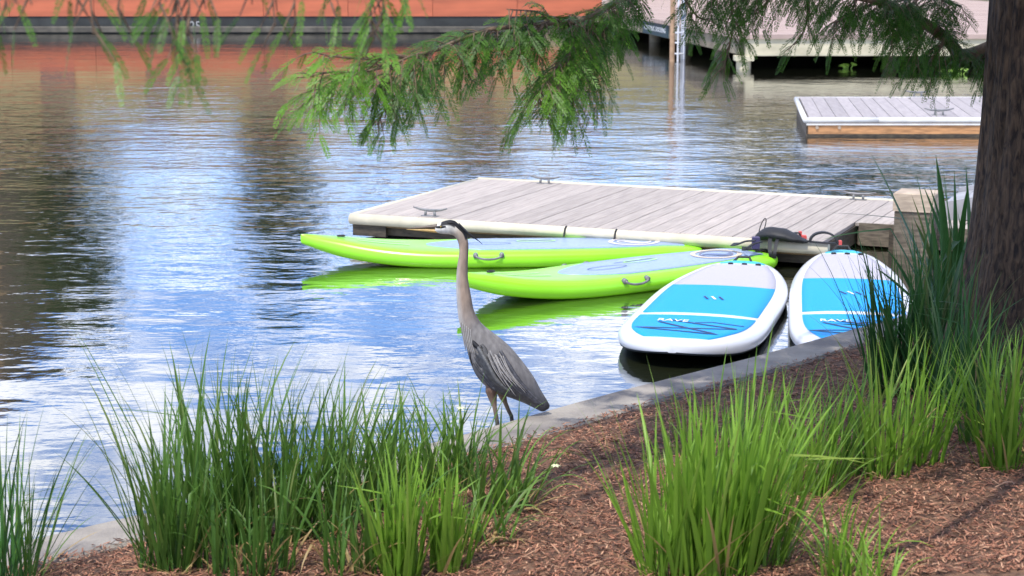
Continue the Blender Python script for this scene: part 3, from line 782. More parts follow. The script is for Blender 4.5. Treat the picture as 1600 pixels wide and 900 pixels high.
def green_outline(t):                        # t = 0 tail, 1 nose
    nose = 1 - max(0, (t - .50)/.50)**2.3
    tail = 1 - .36*max(0, (.42 - t)/.42)**1.9
    v = max(0, nose)**.92*tail
    if t < .03: v *= (max(0, t)/.03)**.35*.35 + .65
    return v
def make_green(label, tip, tail, ring, seedx, wide):
    d = Vector((tip.x - tail.x, tip.y - tail.y, 0)); c = (tip + tail)/2
    L_ = d.length
    bd = Board(L_, wide, .135, green_outline, lambda t: .060 + .015*max(0, (.25 - t)/.25)**2 + .13*max(0, (t - .62)/.38)**2.2)
    t = thing('paddleboard', label, 'paddleboard', (c.x, c.y, 0), atan2(d.y, d.x), 'lime green inflatable paddleboards')
    bd.hull().build('hull', M['lime'], t, smooth=True, world=False)
    x0, x1 = -L_*.455, L_*.19
    pad = bd.patch(lambda q: x0 + .0*q, lambda q: x1 - .42*abs(q)**2.0, .105, .004)
    po = pad.build('deck_pad', M['grey_pad'], t, smooth=True, world=False)
    # emblem ring near the tail, with a swoosh
    ex = -L_*.335; ey = 0
    ring_m = M[ring]
    R_ = .165
    circ = lambda r, n=48: [(ex + cos(2*pi*k/n)*r*1.12, ey + sin(2*pi*k/n)*r) for k in range(n)]
    bd.line(circ(R_), .038, .0075, True).build('emblem_ring', ring_m, t, world=False)
    bd.line(circ(R_*.70), .012, .0075, True).build('emblem_inner_ring', M['ring_dark'] if ring == 'ring_tan' else ring_m, t, world=False)
    sw = [(ex - .12 + .24*k/20, ey + .05*sin(k/20*5.5) + .02) for k in range(21)]
    bd.line(sw, lambda q: .01 + .07*sin(pi*min(1, max(0, q))), .0075).build('emblem_swoosh', M['pad_line'] if ring == 'ring_tan' else ring_m, t, world=False)
    # centre carry handle, drawn outline and pale decals
    hd = [(.10 + cos(2*pi*k/28)*.17, sin(2*pi*k/28)*.055) for k in range(28)]
    bd.line(hd, .010, .0075, True).build('pad_outline', M['pad_line'], t, world=False)
    hx = [(-.28 + cos(2*pi*k/28)*.15, -.10 + sin(2*pi*k/28)*.04) for k in range(28)]
    bd.line(hx, .018, .0075, True).build('pad_outline', M['lime_pale'], t, world=False)
    bd.line(seg([(-.05, -.12), (-.45, -.13)]), .010, .0075).build('pad_outline', M['pad_line'], t, world=False)
    bd.line(seg([(L_*.23, .05), (L_*.36, .035)], 10), .03, .004).build('nose_decal', M['lime_pale'], t, world=False)
    bd.line(seg([(L_*.24, -.06), (L_*.40, -.035)], 10), .022, .004).build('nose_decal', M['lime_pale'], t, world=False)
    # rail handles
    for sy in (-1, 1):
        for xx in (.12,):
            m = MB(); wy = bd.hw(xx); zt = bd.zc(xx)
            pts = []
            for k in range(9):
                a = pi*k/8; pts.append((xx - .10*cos(a), sy*(wy + .004 + .022*sin(a)), zt + .045 - .028*sin(a)))
            m.tube(pts, .009, 8)
            for e in (-1, 1): m.tube([(xx + e*.10, sy*(wy - .022), zt + .048), (xx + e*.10, sy*(wy + .008), zt + .040)], .020, 8)
            m.build('side_handle', M['metal'], t, smooth=True, world=False)
    # valve and D-rings
    for xx, yy in ((-L_*.47, .06), (-L_*.47, -.06), (L_*.40, 0)):
        m = MB(); z = bd.dz(xx, yy) + .006
        m.tube([(xx + cos(a)*.028, yy + sin(a)*.018, z + .006) for a in [2*pi*k/12 for k in range(13)]], .006, 6, cap=False)
        m.build('tie_ring', M['black'], t, smooth=True, world=False)
    # leash strap at the tail
    m = MB(); xt = -L_*.47
    m.tube([(xt + .10, -.02, bd.dz(xt + .1, -.02) + .012), (xt + .02, .03, bd.dz(xt + .02, .03) + .02), (-L_/2 - .03, .03, .13), (-L_/2 - .06, .02, .06), (-L_/2 - .05, .02, .0)], .014, 6, flat=.5)
    m.build('leash_strap', M['black'], t, world=False)
    return t, bd
gB = make_green('lime green paddleboard with a white ring emblem alongside the grey dock', P(470, 376, .175), P(1092, 381, .115), 'ring_white', 1, .74)
gF = make_green('lime green paddleboard with a tan ring emblem, lying next to the blue boards', P(714, 438, .175), P(1190, 393, .115), 'ring_tan', 2, .74)

def blue_outline(t):                         # t = 0 near the kerb, 1 far end
    a = 1 - max(0, (t - .45)/.55)**2.6
    b = 1 - .995*max(0, (.36 - t)/.36)**3.6
    return max(0, a)**.52*max(0.0, b)**.50
def make_blue(label, near, far_, wide):
    d = Vector((far_.x - near.x, far_.y - near.y, 0)); c = (near + far_)/2; L_ = d.length
    bd = Board(L_, wide, .115, blue_outline, lambda t: .072 + .055*max(0, (.30 - t)/.30)**1.6 + .03*max(0, (t - .75)/.25)**2)
    t = thing('paddleboard', label, 'paddleboard', (c.x, c.y, 0), atan2(d.y, d.x), 'blue and white paddleboards')
    bd.hull().build('hull', M['white_hull'], t, smooth=True, world=False)
    X = lambda f: (f - .5)*L_
    ins = .085
    bow = lambda f, k: (lambda q: X(f) + k*(1 - q*q))
    bd.patch(bow(.045, -.0), bow(.290, .06), ins, .004).build('front_pad', M['pad_blue'], t, smooth=True, world=False)
    bd.patch(bow(.322, .06), bow(.640, .05), ins, .004).build('middle_pad', M['pad_blue'], t, smooth=True, world=False)
    bd.patch(bow(.641, .05), bow(.905, .035), ins, .004).build('rear_pad', M['pad_grey'], t, smooth=True, world=False)
    bd.patch(bow(.935, .03), bow(.972, .015), ins*.8, .004).build('end_stripe', M['pad_teal'], t, smooth=True, world=False)
    full = bd.hull(); n_r = 24; nst = len(full.v)//n_r; rings = []
    for i_ in range(nst):
        rg = full.v[i_*n_r:(i_+1)*n_r]; zc3 = bd.zc(rg[0].x); lowr = [rg[k] for k in list(range(12 + 6, 24)) + list(range(0, 3))]
        rings.append([Vector((q.x, q.y*1.004 + (.0025 if q.y > 0 else -.0025), q.z - .0025)) for q in lowr])
    uw = MB(); uw.ring(rings, close=False, capa=False, capb=False)
    uw.build('hull_bottom', M['hull_under'], t, smooth=True, world=False)
    # carry handle slot
    cx = X(.50)
    for k, (a, b) in enumerate(((-.05, .0), (.0, .0), (.05, .0))):
        bd.line(seg([(cx - .05, a - .02), (cx + .05, a + .02)], 3), .016, .008).build('handle_mark', M['print_white'] if k == 1 else M['print_navy'], t, world=False)
    for yy in (-.12, -.02, .08):
        m = MB(); z = bd.dz(X(.925), yy); m.tube([(X(.922), yy, z - .002), (X(.922), yy, z + .012)], .02, 8); m.build('plug', M['black'], t, world=False)
    m = MB(); xx = X(.985); z = bd.dz(xx, 0); m.tube([(xx - .04, -.05, z), (xx, -.03, z + .03), (xx, .05, z + .03), (xx - .03, .08, z)], .010, 6); m.build('leash_cup', M['black'], t, world=False)
    # lettering and scribbled graphic, read from the kerb end
    letters('RAVE', t, (X(.232), .125, bd.dz(X(.232), .12) + .010), (0, 0, -pi/2), .19, .065, M['print_white'])
    zig = [(.16, .245), (-.26, .175), (-.30, .165), (.30, .128), (-.22, .085), (.20, .215)]
    bd.line(seg([(X(f), y) for y, f in zig], 8), .026, .0075).build('scribble_print', M['print_navy'], t, world=False)
    bd.line(seg([(X(f), y) for y, f in [(-.02, .222), (-.12, .238), (-.33, .205)]], 8), .016, .0075).build('scribble_print', M['print_navy'], t, world=False)
    return t, bd
bA = make_blue('blue and white paddleboard with its whole deck in view beside the lime boards', P(1050, 539, .15), P(1166, 405, .145), .90)
bB = make_blue('blue and white paddleboard half hidden behind the dark grass by the kerb', P(1345, 548, .15), P(1318, 387.5, .145), .82)

# ------------------------------------------------------------------ gear left on the dock
def ribbon(m, pts, w_, th=.004, up=None):
    pts = catmull([tuple(p) for p in pts], 5); pts = [Vector(p) for p in pts]; rings = []
    for i, p in enumerate(pts):
        t = (pts[min(i+1, len(pts)-1)] - pts[max(i-1, 0)]).normalized(); a = (up or Vector((0, 1, 0))); s_ = t.cross(a)
        if s_.length < .05: s_ = t.cross(Vector((1, 0, 0)))
        n = s_.normalized(); s_ = n.cross(t).normalized()
        rings.append([p + s_*w_/2 + n*th, p + s_*w_/2 - n*th, p - s_*w_/2 - n*th, p - s_*w_/2 + n*th])
    m.ring(rings)
g0 = P(1212, 380, DZ)
pk = thing('waist_pack', 'black waist pack with straps hanging over the cream fender of the dock', 'bag', g0)
def G(px, py, dz=0.0, back=0.0):             # point above the dock's front edge
    q = PY(px, py, g0.y + back); return q + Vector((0, 0, dz))
m = MB(); rings = []
cb = P(1218, 378, DZ)
for i in range(15):
    t = i/14; xx = -.21 + .42*t; h = .012 + .10*(sin(pi*t**.8)**.8)*(1 - .25*t); wv = .03 + .075*sin(pi*t)
    base = u*xx
    ring = []
    for k in range(14):
        a = 2*pi*k/14; zz_ = h*.5 + h*.5*sin(a); jit = .012*noise.noise(Vector((t*6, a, 1)))
        ring.append(cb + base + vv*(.03 + wv*cos(a) + jit) + Vector((0, 0, max(0.0, zz_ + jit*1.2))))
    rings.append(ring)
m.ring(rings); m.build('pouch', M['black'], pk, smooth=True)
m = MB(); ribbon(m, [P(1180, 376, DZ + .04), P(1165, 377, DZ + .03), P(1154, 381, DZ + .012), P(1144, 382, DZ - .01)], .035); m.build('strap', M['black'], pk)
m = MB(); ribbon(m, [P(1190, 378, DZ + .03), P(1178, 381, DZ + .02), P(1166, 388, DZ - .0), P(1160, 388, DZ - .03)], .03); m.build('strap', M['black'], pk)
def over(px, py, z, f=0.0): q = P(px, py, DZ); return Vector((q.x, q.y, z)) - vv*f
m = MB(); ribbon(m, [over(1205, 378, DZ + .03), over(1206, 379, DZ + .02, .06), over(1210, 380, DZ - .05, .12), over(1213, 380, DZ - .10, .11)], .03, up=Vector((1, 0, 0))); m.build('strap', M['black'], pk)
m = MB(); ribbon(m, [over(1216, 378, DZ + .03), over(1217, 379, DZ + .02, .06), over(1217, 380, DZ - .05, .115), over(1217, 380, DZ - .10, .11)], .026, up=Vector((1, 0, 0))); m.build('strap', M['black'], pk)
m = MB(); q = P(1191, 370, DZ)
m.tube([q + Vector((cos(a)*.018 + .02*sin(a), 0, .075 + sin(a)*.07)) for a in [2*pi*k/16 for k in range(17)]], .004, 6, cap=False); m.build('pull_loop', M['black'], pk, smooth=True)
m = MB(); ribbon(m, [P(1232, 371, DZ + .02), P(1236, 365, DZ + .04), P(1248, 364, DZ + .045), P(1250, 370, DZ + .01)], .03); m.build('handle', M['black'], pk)
m = MB(); q = over(1182, 380, DZ + .005, .02); m.box(q.x - .03, q.x + .03, q.y - .012, q.y + .012, q.z - .045, q.z + .05, .008); m.build('tag', M['purple'], pk)
m = MB(); q = P(1256, 373, DZ); m.box(q.x - .02, q.x + .02, q.y - .015, q.y + .015, q.z, q.z + .03, .006); q = P(1250, 371, DZ); m.box(q.x - .012, q.x + .012, q.y - .012, q.y + .012, q.z, q.z + .05, .004); m.build('buckle', M['red'], pk)
q0 = P(1287, 381, DZ)
sl_ = thing('ankle_leash', 'black ankle leash cuff with red tip curled on the dock edge beside the waist pack', 'leash', q0)
m = MB(); pts = []
for k in range(13):
    a = pi*(1.08 - 1.12*k/12); pts.append(q0 + u*(.105*cos(a)) + Vector((0, 0, .012 + .075*max(0, sin(a)))))
ribbon(m, pts, .045, .007); m.build('cuff', M['black'], sl_)
m = MB(); ribbon(m, [q0 - u*.22 + Vector((0,0,.010)), q0 - u*.15 + Vector((0,0,.014)), q0 - u*.08 + Vector((0,0,.010)), q0 + u*.02 + Vector((0,0,.008)), q0 + u*.12 + Vector((0,0,.008))], .03, .006); m.build('cord', M['black'], sl_)
m = MB(); q = q0 + u*.125; m.box(q.x - .012, q.x + .012, q.y - .012, q.y + .012, q.z + .001, q.z + .035, .004); m.build('tip', M['red'], sl_)

# ------------------------------------------------------------------ heron
edge = P(786, 660, KZ)
HY = edge.y + 0.13
hz0 = .03
hl_ = PY(784, 655, HY)
her = thing('heron', 'tall grey blue heron standing upright at the kerb looking over the water', 'heron', (hl_.x, HY, hz0))
H_ = lambda px, py: PY(px, py, HY)
pairs = [((858,638),(859,633),.004),((848,643),(854,624),.018),((836,638),(846,611),.034),((820,630),(837,594),.052),((800,622),(828,580),.070),((778,614),(815,563),.084),((758,602),(801,546),.092),
 ((744,586),(786,532),.092),((734.5,565),(769,519),.085),((729,544),(754,507),.072),((722.5,521),(746,496),.056),((717,500),(740,483),.043),((714.5,480),(737,468),.036),
 ((713,456),(734.5,454),.031),((713,432),(731.5,436),.028),((715,412),(731,415),.025),((717.5,393),(732,393),.023),((716.3,380),(731.5,378),.022),((711,370),(727.5,363),.023),
 ((704,366.5),(718,351.5),.026),((695,365.5),(707,344),.028),((688,364.8),(697,344.5),.026),((682.5,363.5),(687,348),.019),((679,362),(681,351.5),.012)]
flat_ = [(a[0], a[1], b[0], b[1], w_) for a, b, w_ in pairs]
fine_ = catmull(flat_, 5)
body = MB(); rings = []; NS = 28
for a0, a1, b0, b1, w_ in fine_:
    f = H_(a0, a1); b = H_(b0, b1); c = (f + b)/2; h = (b - f)/2
    ring = []
    for k in range(NS):
        an = 2*pi*k/NS
        ring.append(c + h*cos(an) + Vector((0, 1, 0))*(w_*sin(an)))
    rings.append(ring)
body.ring(rings)
def leg(pts, rs, sy):
    body.tube([H_(*p) + Vector((0, sy, 0)) for p in pts[:-1]] + [pts[-1]], rs, 10)
def foot(x, y):
    z = hz0 + .008
    for a, l in ((pi, .085), (pi - .55, .075), (pi + .55, .075), (0.1, .055)):
        p = Vector((x, y, z)); d = Vector((cos(a), sin(a), 0))
        body.tube([p + Vector((0, 0, .010)), p + d*l*.4 + Vector((0,0,.006)), p + d*l*.75 + Vector((0,0,.002)), p + d*l - Vector((0,0,.003))], [.007, .0065, .005, .002], 7)
f1 = Vector((H_(779, 712).x, HY - .035, hz0 + .008)); f2 = Vector((H_(803, 705).x, HY + .035, hz0 + .008))
leg([(772,598),(768,610),(770.5,622),(773,633),(775,645),(777,657),(778,672),(0,0)][:-1] + [f1], [.040,.028,.018,.0105,.0095,.0095,.009,.0075], -.035)
leg([(790,600),(782,613),(786,624),(789.5,632),(794,643),(799,653),(801,668),(0,0)][:-1] + [f2], [.040,.027,.017,.0105,.0095,.0095,.009,.0075], .035)
foot(f1.x, f1.y); foot(f2.x, f2.y)
# plumage colours by place on the bird
def unp(p):
    d = p - EYE; zc_ = d.y*CS - d.z*SN; yc = d.y*SN + d.z*CS
    return 800 + FPX*d.x/zc_, 450 - FPX*yc/zc_
def mixc(a, b, t): t = max(0, min(1, t)); return tuple(x*(1-t) + y*t for x, y in zip(a, b))
nb_ = len(fine_)*NS
body.c = []
for i, p in enumerate(body.v):
    q = Vector((p.x, HY, p.z)); px, py = unp(q)
    if i >= nb_:                              # legs
        c = mixc((.13, .075, .05), (.22, .16, .11), (py - 612)/22); c = mixc(c, (.055, .05, .045), (py - 636)/18)
    else:
        st = (i // NS)/5; an = 2*pi*(i % NS)/NS; back = cos(an)          # 1 = back/top edge, -1 = front/bottom edge
        slate = (.098, .098, .108)
        if st < 9.5:
            c = mixc(slate, (.175, .163, .155), (9 - (9 - st)*.6 - 5)/4); c = mixc(c, (.19, .175, .165), (back - .1)*.9*(1 if st > 3 else .3))
            c = tuple(q*(1 + .30*noise.noise(Vector((an*9, st*1.3, 2))) + .18*noise.noise(Vector((an*21, st*3.1, 7)))) for q in c)
            c = mixc(c, (.030, .030, .035), (2.2 - st)/1.6)
            c = mixc(c, (.20, .19, .18), (-back - .75)*2*(1 if st > 7 else 0))
            c = mixc(c, (.02, .02, .022), (-back - .80)*5*(1 if 6.3 < st < 9 else 0))
        else:
            neck = (.30, .22, .165)
            c = mixc((.17, .16, .155), neck, (st - 9.5)/3)
            c = mixc(c, (.40, .37, .34), (-back - .25)*1.6*(1 if st < 13.5 else max(0, 1 - (st - 13.5)/2)))
            c = mixc(c, (.12, .095, .08), (back - .55)*1.6)
            if st > 17: c = mixc(c, (.42, .36, .29), (st - 17)/2)
            if st > 18.6: c = mixc(c, (.60, .58, .53), (st - 18.6)/1.2)
            if 17.2 < st < 21.8 and back > (.30 if st > 19.2 else .62): c = (.010, .010, .013)
    body.c.append(c)
bo = body.build('body', M['feather'], her, smooth=True)
bvh = BVHTree.FromPolygons([tuple(v) for v in body.v], [f for f in body.f])
def skin(px, py, off=.003, side=-1):
    q = H_(px, py); hit = bvh.ray_cast(Vector((q.x, HY + side*.6, q.z)), Vector((0, -side, 0)))
    y = hit[0].y if hit[0] is not None else HY + side*.004
    return Vector((q.x, y + side*off, q.z))
def feather(pts, w_, mt, name, off=.004, side=-1, th=.0012):
    c = catmull(pts, 6); rings = []
    P3 = [skin(x, y, off, side) for x, y in c]; n = len(P3)
    for i, p in enumerate(P3):
        t = (P3[min(i+1, n-1)] - P3[max(i-1, 0)]).normalized(); f = i/(n-1)
        ww = w_*(sin(pi*min(1, .12 + f*.86))**.6); s_ = t.cross(Vector((0, side, 0))).normalized(); nn = Vector((0, side, 0))
        rings.append([p + s_*ww/2, p + nn*th*2, p - s_*ww/2, p - nn*th])
    m = MB(); m.ring(rings); return m.build(name, mt, bo, smooth=True)
fr_ = random.Random(11)
CONT = [mat('contour feather', (q, q*.97, q*.96), .8, 60, .2) for q in (.10, .125, .145, .165)]
for side in (-1, 1):
    # folded flight feathers and coverts
    for k in range(11):
        f = k/10
        x0, y0 = 752 + 30*f, 560 - 18*f + 20*(1-f); x1, y1 = 806 + 44*f, 616 + 16*f - 12*(1 - f)*0
        feather([(x0, y0), ((x0+x1)/2 - 3, (y0+y1)/2 + 5), (x1, y1)], .024, M['quill'], 'wing_feather', .004 + .0012*k, side)
    for k in range(9):
        f = k/8
        x0, y0 = 748 + 14*f, 545 + 24*f - 10; x1, y1 = 778 + 20*f, 596 + 10*f
        feather([(x0, y0), ((x0+x1)/2 - 4, (y0+y1)/2 + 3), (x1, y1)], .022, mat('covert %d %d' % (k, side), (.115 + .02*fr_.random(),)*3, .75, 60, .25, .0006, 200), 'covert_feather', .010 + .001*k, side)
    # small overlapping contour feathers over shoulder and breast
    for k in range(46):
        x0 = 741 + fr_.uniform(0, 46); y0 = 520 + (x0 - 741)*.55 + fr_.uniform(4, 46)
        l = fr_.uniform(9, 17); v_ = fr_.uniform(.09, .17)
        feather([(x0, y0), (x0 + l*.45, y0 + l*.6), (x0 + l*.85, y0 + l*1.25)], fr_.uniform(.012, .020), CONT[fr_.randrange(4)], 'contour_feather', .002, side, .0005)
    # pale loose scapular plumes
    for k in range(13):
        x0 = 762 + fr_.uniform(0, 26); y0 = 528 + (x0 - 762)*.62 + fr_.uniform(2, 18); l = fr_.uniform(.5, 1)
        x1 = x0 + 38*l + fr_.uniform(-4, 6); y1 = y0 + 62*l + fr_.uniform(-4, 6)
        feather([(x0, y0), (x0 + (x1-x0)*.35, y0 + (y1-y0)*.45), (x1, y1)], fr_.uniform(.0035, .0075), M['plume'], 'plume', .019, side)
    for k in range(6):                        # pale breast plumes
        x0 = 722 + 3*k; feather([(x0 - 2, 500 + 2*k), (x0 + 1, 522 + 2*k), (x0 + 6, 548)], .006, M['plume'], 'breast_plume', .004, side)
    feather([(738, 528), (744, 534), (752, 540)], .022, M['black_feather'], 'shoulder_patch', .002, side, .0006)
    feather([(735, 545), (736, 556), (739, 568)], .010, M['black_feather'], 'shoulder_patch', .002, side, .0006)
    feather([(681, 354.5), (689, 353.5), (697, 352.5)], .013, M['black_feather'], 'eye_stripe', .0015, side)
    # eye
    e = skin(689.5, 353.2, .0, side); m = MB()
    def ball(m, c, r, n=10):
        rr = [[c + Vector((r*sin(pi*i_/n)*cos(2*pi*k/12), r*cos(pi*i_/n), r*sin(pi*i_/n)*sin(2*pi*k/12))) for k in range(12)] for i_ in range(1, n)]
        m.ring(rr)
    ball(m, e, .0052); eo = m.build('eye', M['eye'], bo, smooth=True)
    m = MB(); ball(m, e + Vector((0, side*.0032, 0)), .0030); m.build('pupil', M['pupil'], eo if False else bo, smooth=True)
    feather([(699, 346.5), (709, 348), (717, 355), (726, 364)], .014, M['black_feather'], 'crown_stripe', .003, side)
# bill
def loft(prs, mt, name):
    rings = []
    for (a, b, w_) in prs:
        f = H_(*a); b_ = H_(*b); c = (f + b_)/2; h = (b_ - f)/2
        rings.append([c + h*cos(2*pi*k/14) + Vector((0, w_*sin(2*pi*k/14), 0)) for k in range(14)])
    m = MB(); m.ring(rings); return m.build(name, mt, bo, smooth=True)
loft([((687,358),(687,349.5),.014), ((680,357.5),(680,350.4),.012), ((665,357.2),(665,352.6),.009), ((648,357.4),(648,354.8),.006), ((634,358),(634,357.2),.0012)], M['bill_dark'], 'upper_bill')
loft([((687,364.4),(687,358.2),.013), ((680,363.8),(680,357.6),.011), ((665,362.2),(665,357.3),.008), ((648,360.2),(648,357.6),.0055), ((635,358.6),(635,358.0),.0012)], M['bill_yellow'], 'lower_bill')
# nape plumes
for k, (e1, e2) in enumerate((((742, 371), (754, 381)), ((738, 370), (747, 377)))):
    m = MB(); pts = catmull([tuple(H_(716, 350)), tuple(H_(728, 361.5)), tuple(H_(*e1)), tuple(H_(*e2))], 6)
    m.tube([Vector(p) + Vector((0, .01*(k*2 - 1), 0)) for p in pts], [.006*(1 - .85*i/(len(pts)-1)) for i in range(len(pts))], 7)
    m.build('nape_plume', M['black_feather'], bo, smooth=True)

# ------------------------------------------------------------------ cypress tree
tb0 = on_bank(1612, 566)
tree = thing('cypress_tree', 'dark cypress tree with furrowed trunk and feathery drooping branches over the bank', 'tree', tb0)
m = MB(); rings = []; NT = 96
for i in range(70):
    z = tb0.z - .25 + i*.105; h = z - tb0.z
    R_ = .305 - .006*h + .21*math.exp(-max(0, h + .1)/.42)
    R_ = max(R_, .06) if h < 5 else max(.30 - .05*(h - 5) - .03, .05)
    ring = []
    cxx = tb0.x + .008*h*h*.15; cyy = tb0.y - .01*h
    for k in range(NT):
        a = 2*pi*k/NT
        lob = 1 + .06*sin(a*5 + .6 + h*.2)*math.exp(-max(h, 0)/.9) + .022*noise.noise(Vector((cos(a)*2, sin(a)*2, h*.7)))
        fur = abs(noise.noise(Vector((cos(a)*9, sin(a)*9, h*.9)))) + .6*abs(noise.noise(Vector((cos(a)*19, sin(a)*19, h*2.1 + 5))))
        rr = R_*lob - .024*max(0, .38 - fur)/.38
        ring.append((cxx + cos(a)*rr, cyy + sin(a)*rr, z))
    rings.append(ring)
m.ring(rings); m.build('trunk', M['bark'], tree, smooth=True)

def spray(mb, p, d, n_, L_, pairs_, nl, nw, shade, rnd_):
    """a feathery leaf: a stem with two rows of flat needles"""
    d = d.normalized(); s_ = d.cross(n_)
    if s_.length < .01: s_ = d.orthogonal()
    s_.normalize(); n2 = s_.cross(d).normalized()
    for k in range(pairs_):
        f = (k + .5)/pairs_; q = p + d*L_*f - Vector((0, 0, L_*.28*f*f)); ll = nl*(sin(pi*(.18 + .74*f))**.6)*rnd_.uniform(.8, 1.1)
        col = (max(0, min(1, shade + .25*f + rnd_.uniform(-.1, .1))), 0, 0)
        for sg_ in (-1, 1):
            f2 = min(1, max(0, f + rnd_.uniform(-.3, .3)/pairs_)); q = p + d*L_*f2 - Vector((0, 0, L_*.28*f2*f2)); ang_ = rnd_.uniform(.75, 1.05)
            dd = (s_*sg_*.80 + d*ang_ + n2*rnd_.uniform(-.2, .25) - Vector((0, 0, .18))).normalized(); t = dd.cross(n2).normalized()
            mb.add([q, q + dd*ll*.45 + t*nw/2, q + dd*ll, q + dd*ll*.45 - t*nw/2], [(0, 1, 2, 3)]); mb.c += [col]*4
    t = n2
    mb.add([p - s_*.0008, p + s_*.0008, p + d*L_ - Vector((0, 0, L_*.28))], [(0, 1, 2)]); mb.c += [(shade*.6, .25, 0)]*3
def W(px, py, Y): return PY(px, py, Y)
def limb_curve(pts, r0, r1, name='limb'):
    c = [Vector(p) for p in catmull([tuple(p) for p in pts], 6)]; n = len(c)
    c = [q + Vector((noise.noise(q*5), noise.noise(q*5 + Vector((9,0,0))), noise.noise(q*5 + Vector((0,9,0)))))*.012 for q in c]
    m = MB(); m.tube(c, [r0 + (r1 - r0)*i/(n-1) for i in range(n)], 9); m.build(name, M['twig'], tree, smooth=True)
    return c
def foliate(mb, curve, rnd_, every, tl, sl, shade, dens=1.0, f0=0.0, nl=.0215, nw=.0036, pairs_=15, spread=.5, twigs=None):
    """side twigs with sprays along a branch"""
    acc = 0; tot = sum((b - a).length for a, b in zip(curve[:-1], curve[1:])); run = 0
    for a, b in zip(curve[:-1], curve[1:]):
        sl_len = (b - a).length; d = (b - a).normalized() if sl_len > 0 else Vector((1,0,0)); pos = 0
        while acc <= sl_len - pos if False else pos + (every - acc) <= sl_len:
            pos += every - acc; acc = 0
            f = (run + pos)/tot
            if f < f0: continue
            p = a + d*pos
            sd_ = Vector((rnd_.gauss(0, 1), rnd_.gauss(0, 1), rnd_.gauss(-.15, .6))); sd_ -= d*sd_.dot(d); sd_.normalize()
            td = (sd_*.75 + d*.55 + Vector((0, 0, -.22))).normalized(); TL = tl*rnd_.uniform(.55, 1.1)
            ns_ = max(2, int(TL/.020*dens)); tp_ = []
            for k in range(ns_):
                g = k/max(1, ns_-1); q = p + td*TL*g - Vector((0, 0, TL*.35*g*g)); tp_.append(q)
                if k == 0: continue
                sg_ = 1 if k % 2 else -1
                s2 = td.cross(Vector((0, 0, 1)));  s2 = s2.normalized() if s2.length > .05 else Vector((1, 0, 0))
                dd = (td*.75 + s2*sg_*.75*spread*1.6 + Vector((rnd_.uniform(-.2, .2), rnd_.uniform(-.2, .2), -.25 - .35*g + rnd_.uniform(-.2, .2)))).normalized()
                spray(mb, q, dd, Vector((rnd_.uniform(-.5, .5), -.6, .8)), sl*rnd_.uniform(.7, 1.15), pairs_, nl, nw, shade*rnd_.uniform(.5, 1.3), rnd_)
            if twigs is not None and len(tp_) > 1: twigs.tube(tp_, [.0028*(1 - .6*i/(len(tp_)-1)) for i in range(len(tp_))], 5, cap=False)
        acc += sl_len - pos; run += sl_len
tr_ = random.Random(21)
trunk_top = lambda z: Vector((tb0.x, tb0.y, z))
fol = MB(); fol.c = []; tw = MB()
# the low branch reaching out over the water
limb_curve([trunk_top(3.5), W(1420, -190, 9.0), W(1150, -75, 7.8), W(972, -3, 7.0)], .045, .010, 'branch')
A_ = limb_curve([W(972, -3, 7.0), W(912, 28, 6.8), W(790, 42, 6.5), W(734, 56, 6.4), W(681, 77, 6.2), W(650, 87, 6.1), W(622, 101, 6.05), W(597, 121, 6.0)], .0095, .003, 'branch')
subs = [([W(640, 92, 6.1), W(585, 92, 6.0), W(525, 88, 5.9), W(490, 80, 5.85)], .045, .10, .085, .75),
        ([W(622, 101, 6.05), W(560, 112, 5.95), W(515, 128, 5.9), W(492, 150, 5.88)], .035, .11, .09, .9),
        ([W(560, 112, 5.95), W(510, 112, 5.9), W(478, 120, 5.86)], .05, .09, .08, .95),
        ([W(597, 121, 6.0), W(601, 147, 6.0), W(600, 170, 6.0), W(588, 196, 5.98)], .03, .07, .075, .45),
        ([W(640, 95, 6.1), W(646, 125, 6.08), W(640, 150, 6.06)], .04, .07, .07, .35),
        ([W(905, 28, 6.8), W(892, 75, 6.7), W(868, 108, 6.6), W(850, 140, 6.5), W(842, 165, 6.5)], .028, .13, .10, .55),
        ([W(925, 30, 6.9), W(922, 85, 6.8), W(908, 115, 6.7), W(880, 150, 6.65)], .030, .13, .095, .25),
        ([W(850, 38, 6.6), W(815, 75, 6.5), W(790, 98, 6.45)], .04, .09, .08, .3),
        ([W(930, 15, 6.9), W(945, 45, 6.95), W(955, 65, 7.0)], .03, .10, .08, .12),
        ([W(760, 52, 6.45), W(735, 72, 6.4), W(700, 98, 6.3)], .04, .08, .08, .3),
        ([W(880, 32, 6.7), W(840, 20, 6.6), W(790, 15, 6.5)], .045, .10, .08, .2)]
for pts, ev, tl, sl, sh in subs:
    c = limb_curve(pts, .0055, .0018, 'twig'); foliate(fol, c, tr_, ev*.42, tl, sl, sh, twigs=tw)
foliate(fol, A_, tr_, .013, .13, .09, .22, f0=.0, twigs=tw)
fol.build('branch_foliage', M['needle'], tree, kind='stuff'); tw.build('branch_twigs', M['twig'], tree, kind='stuff')
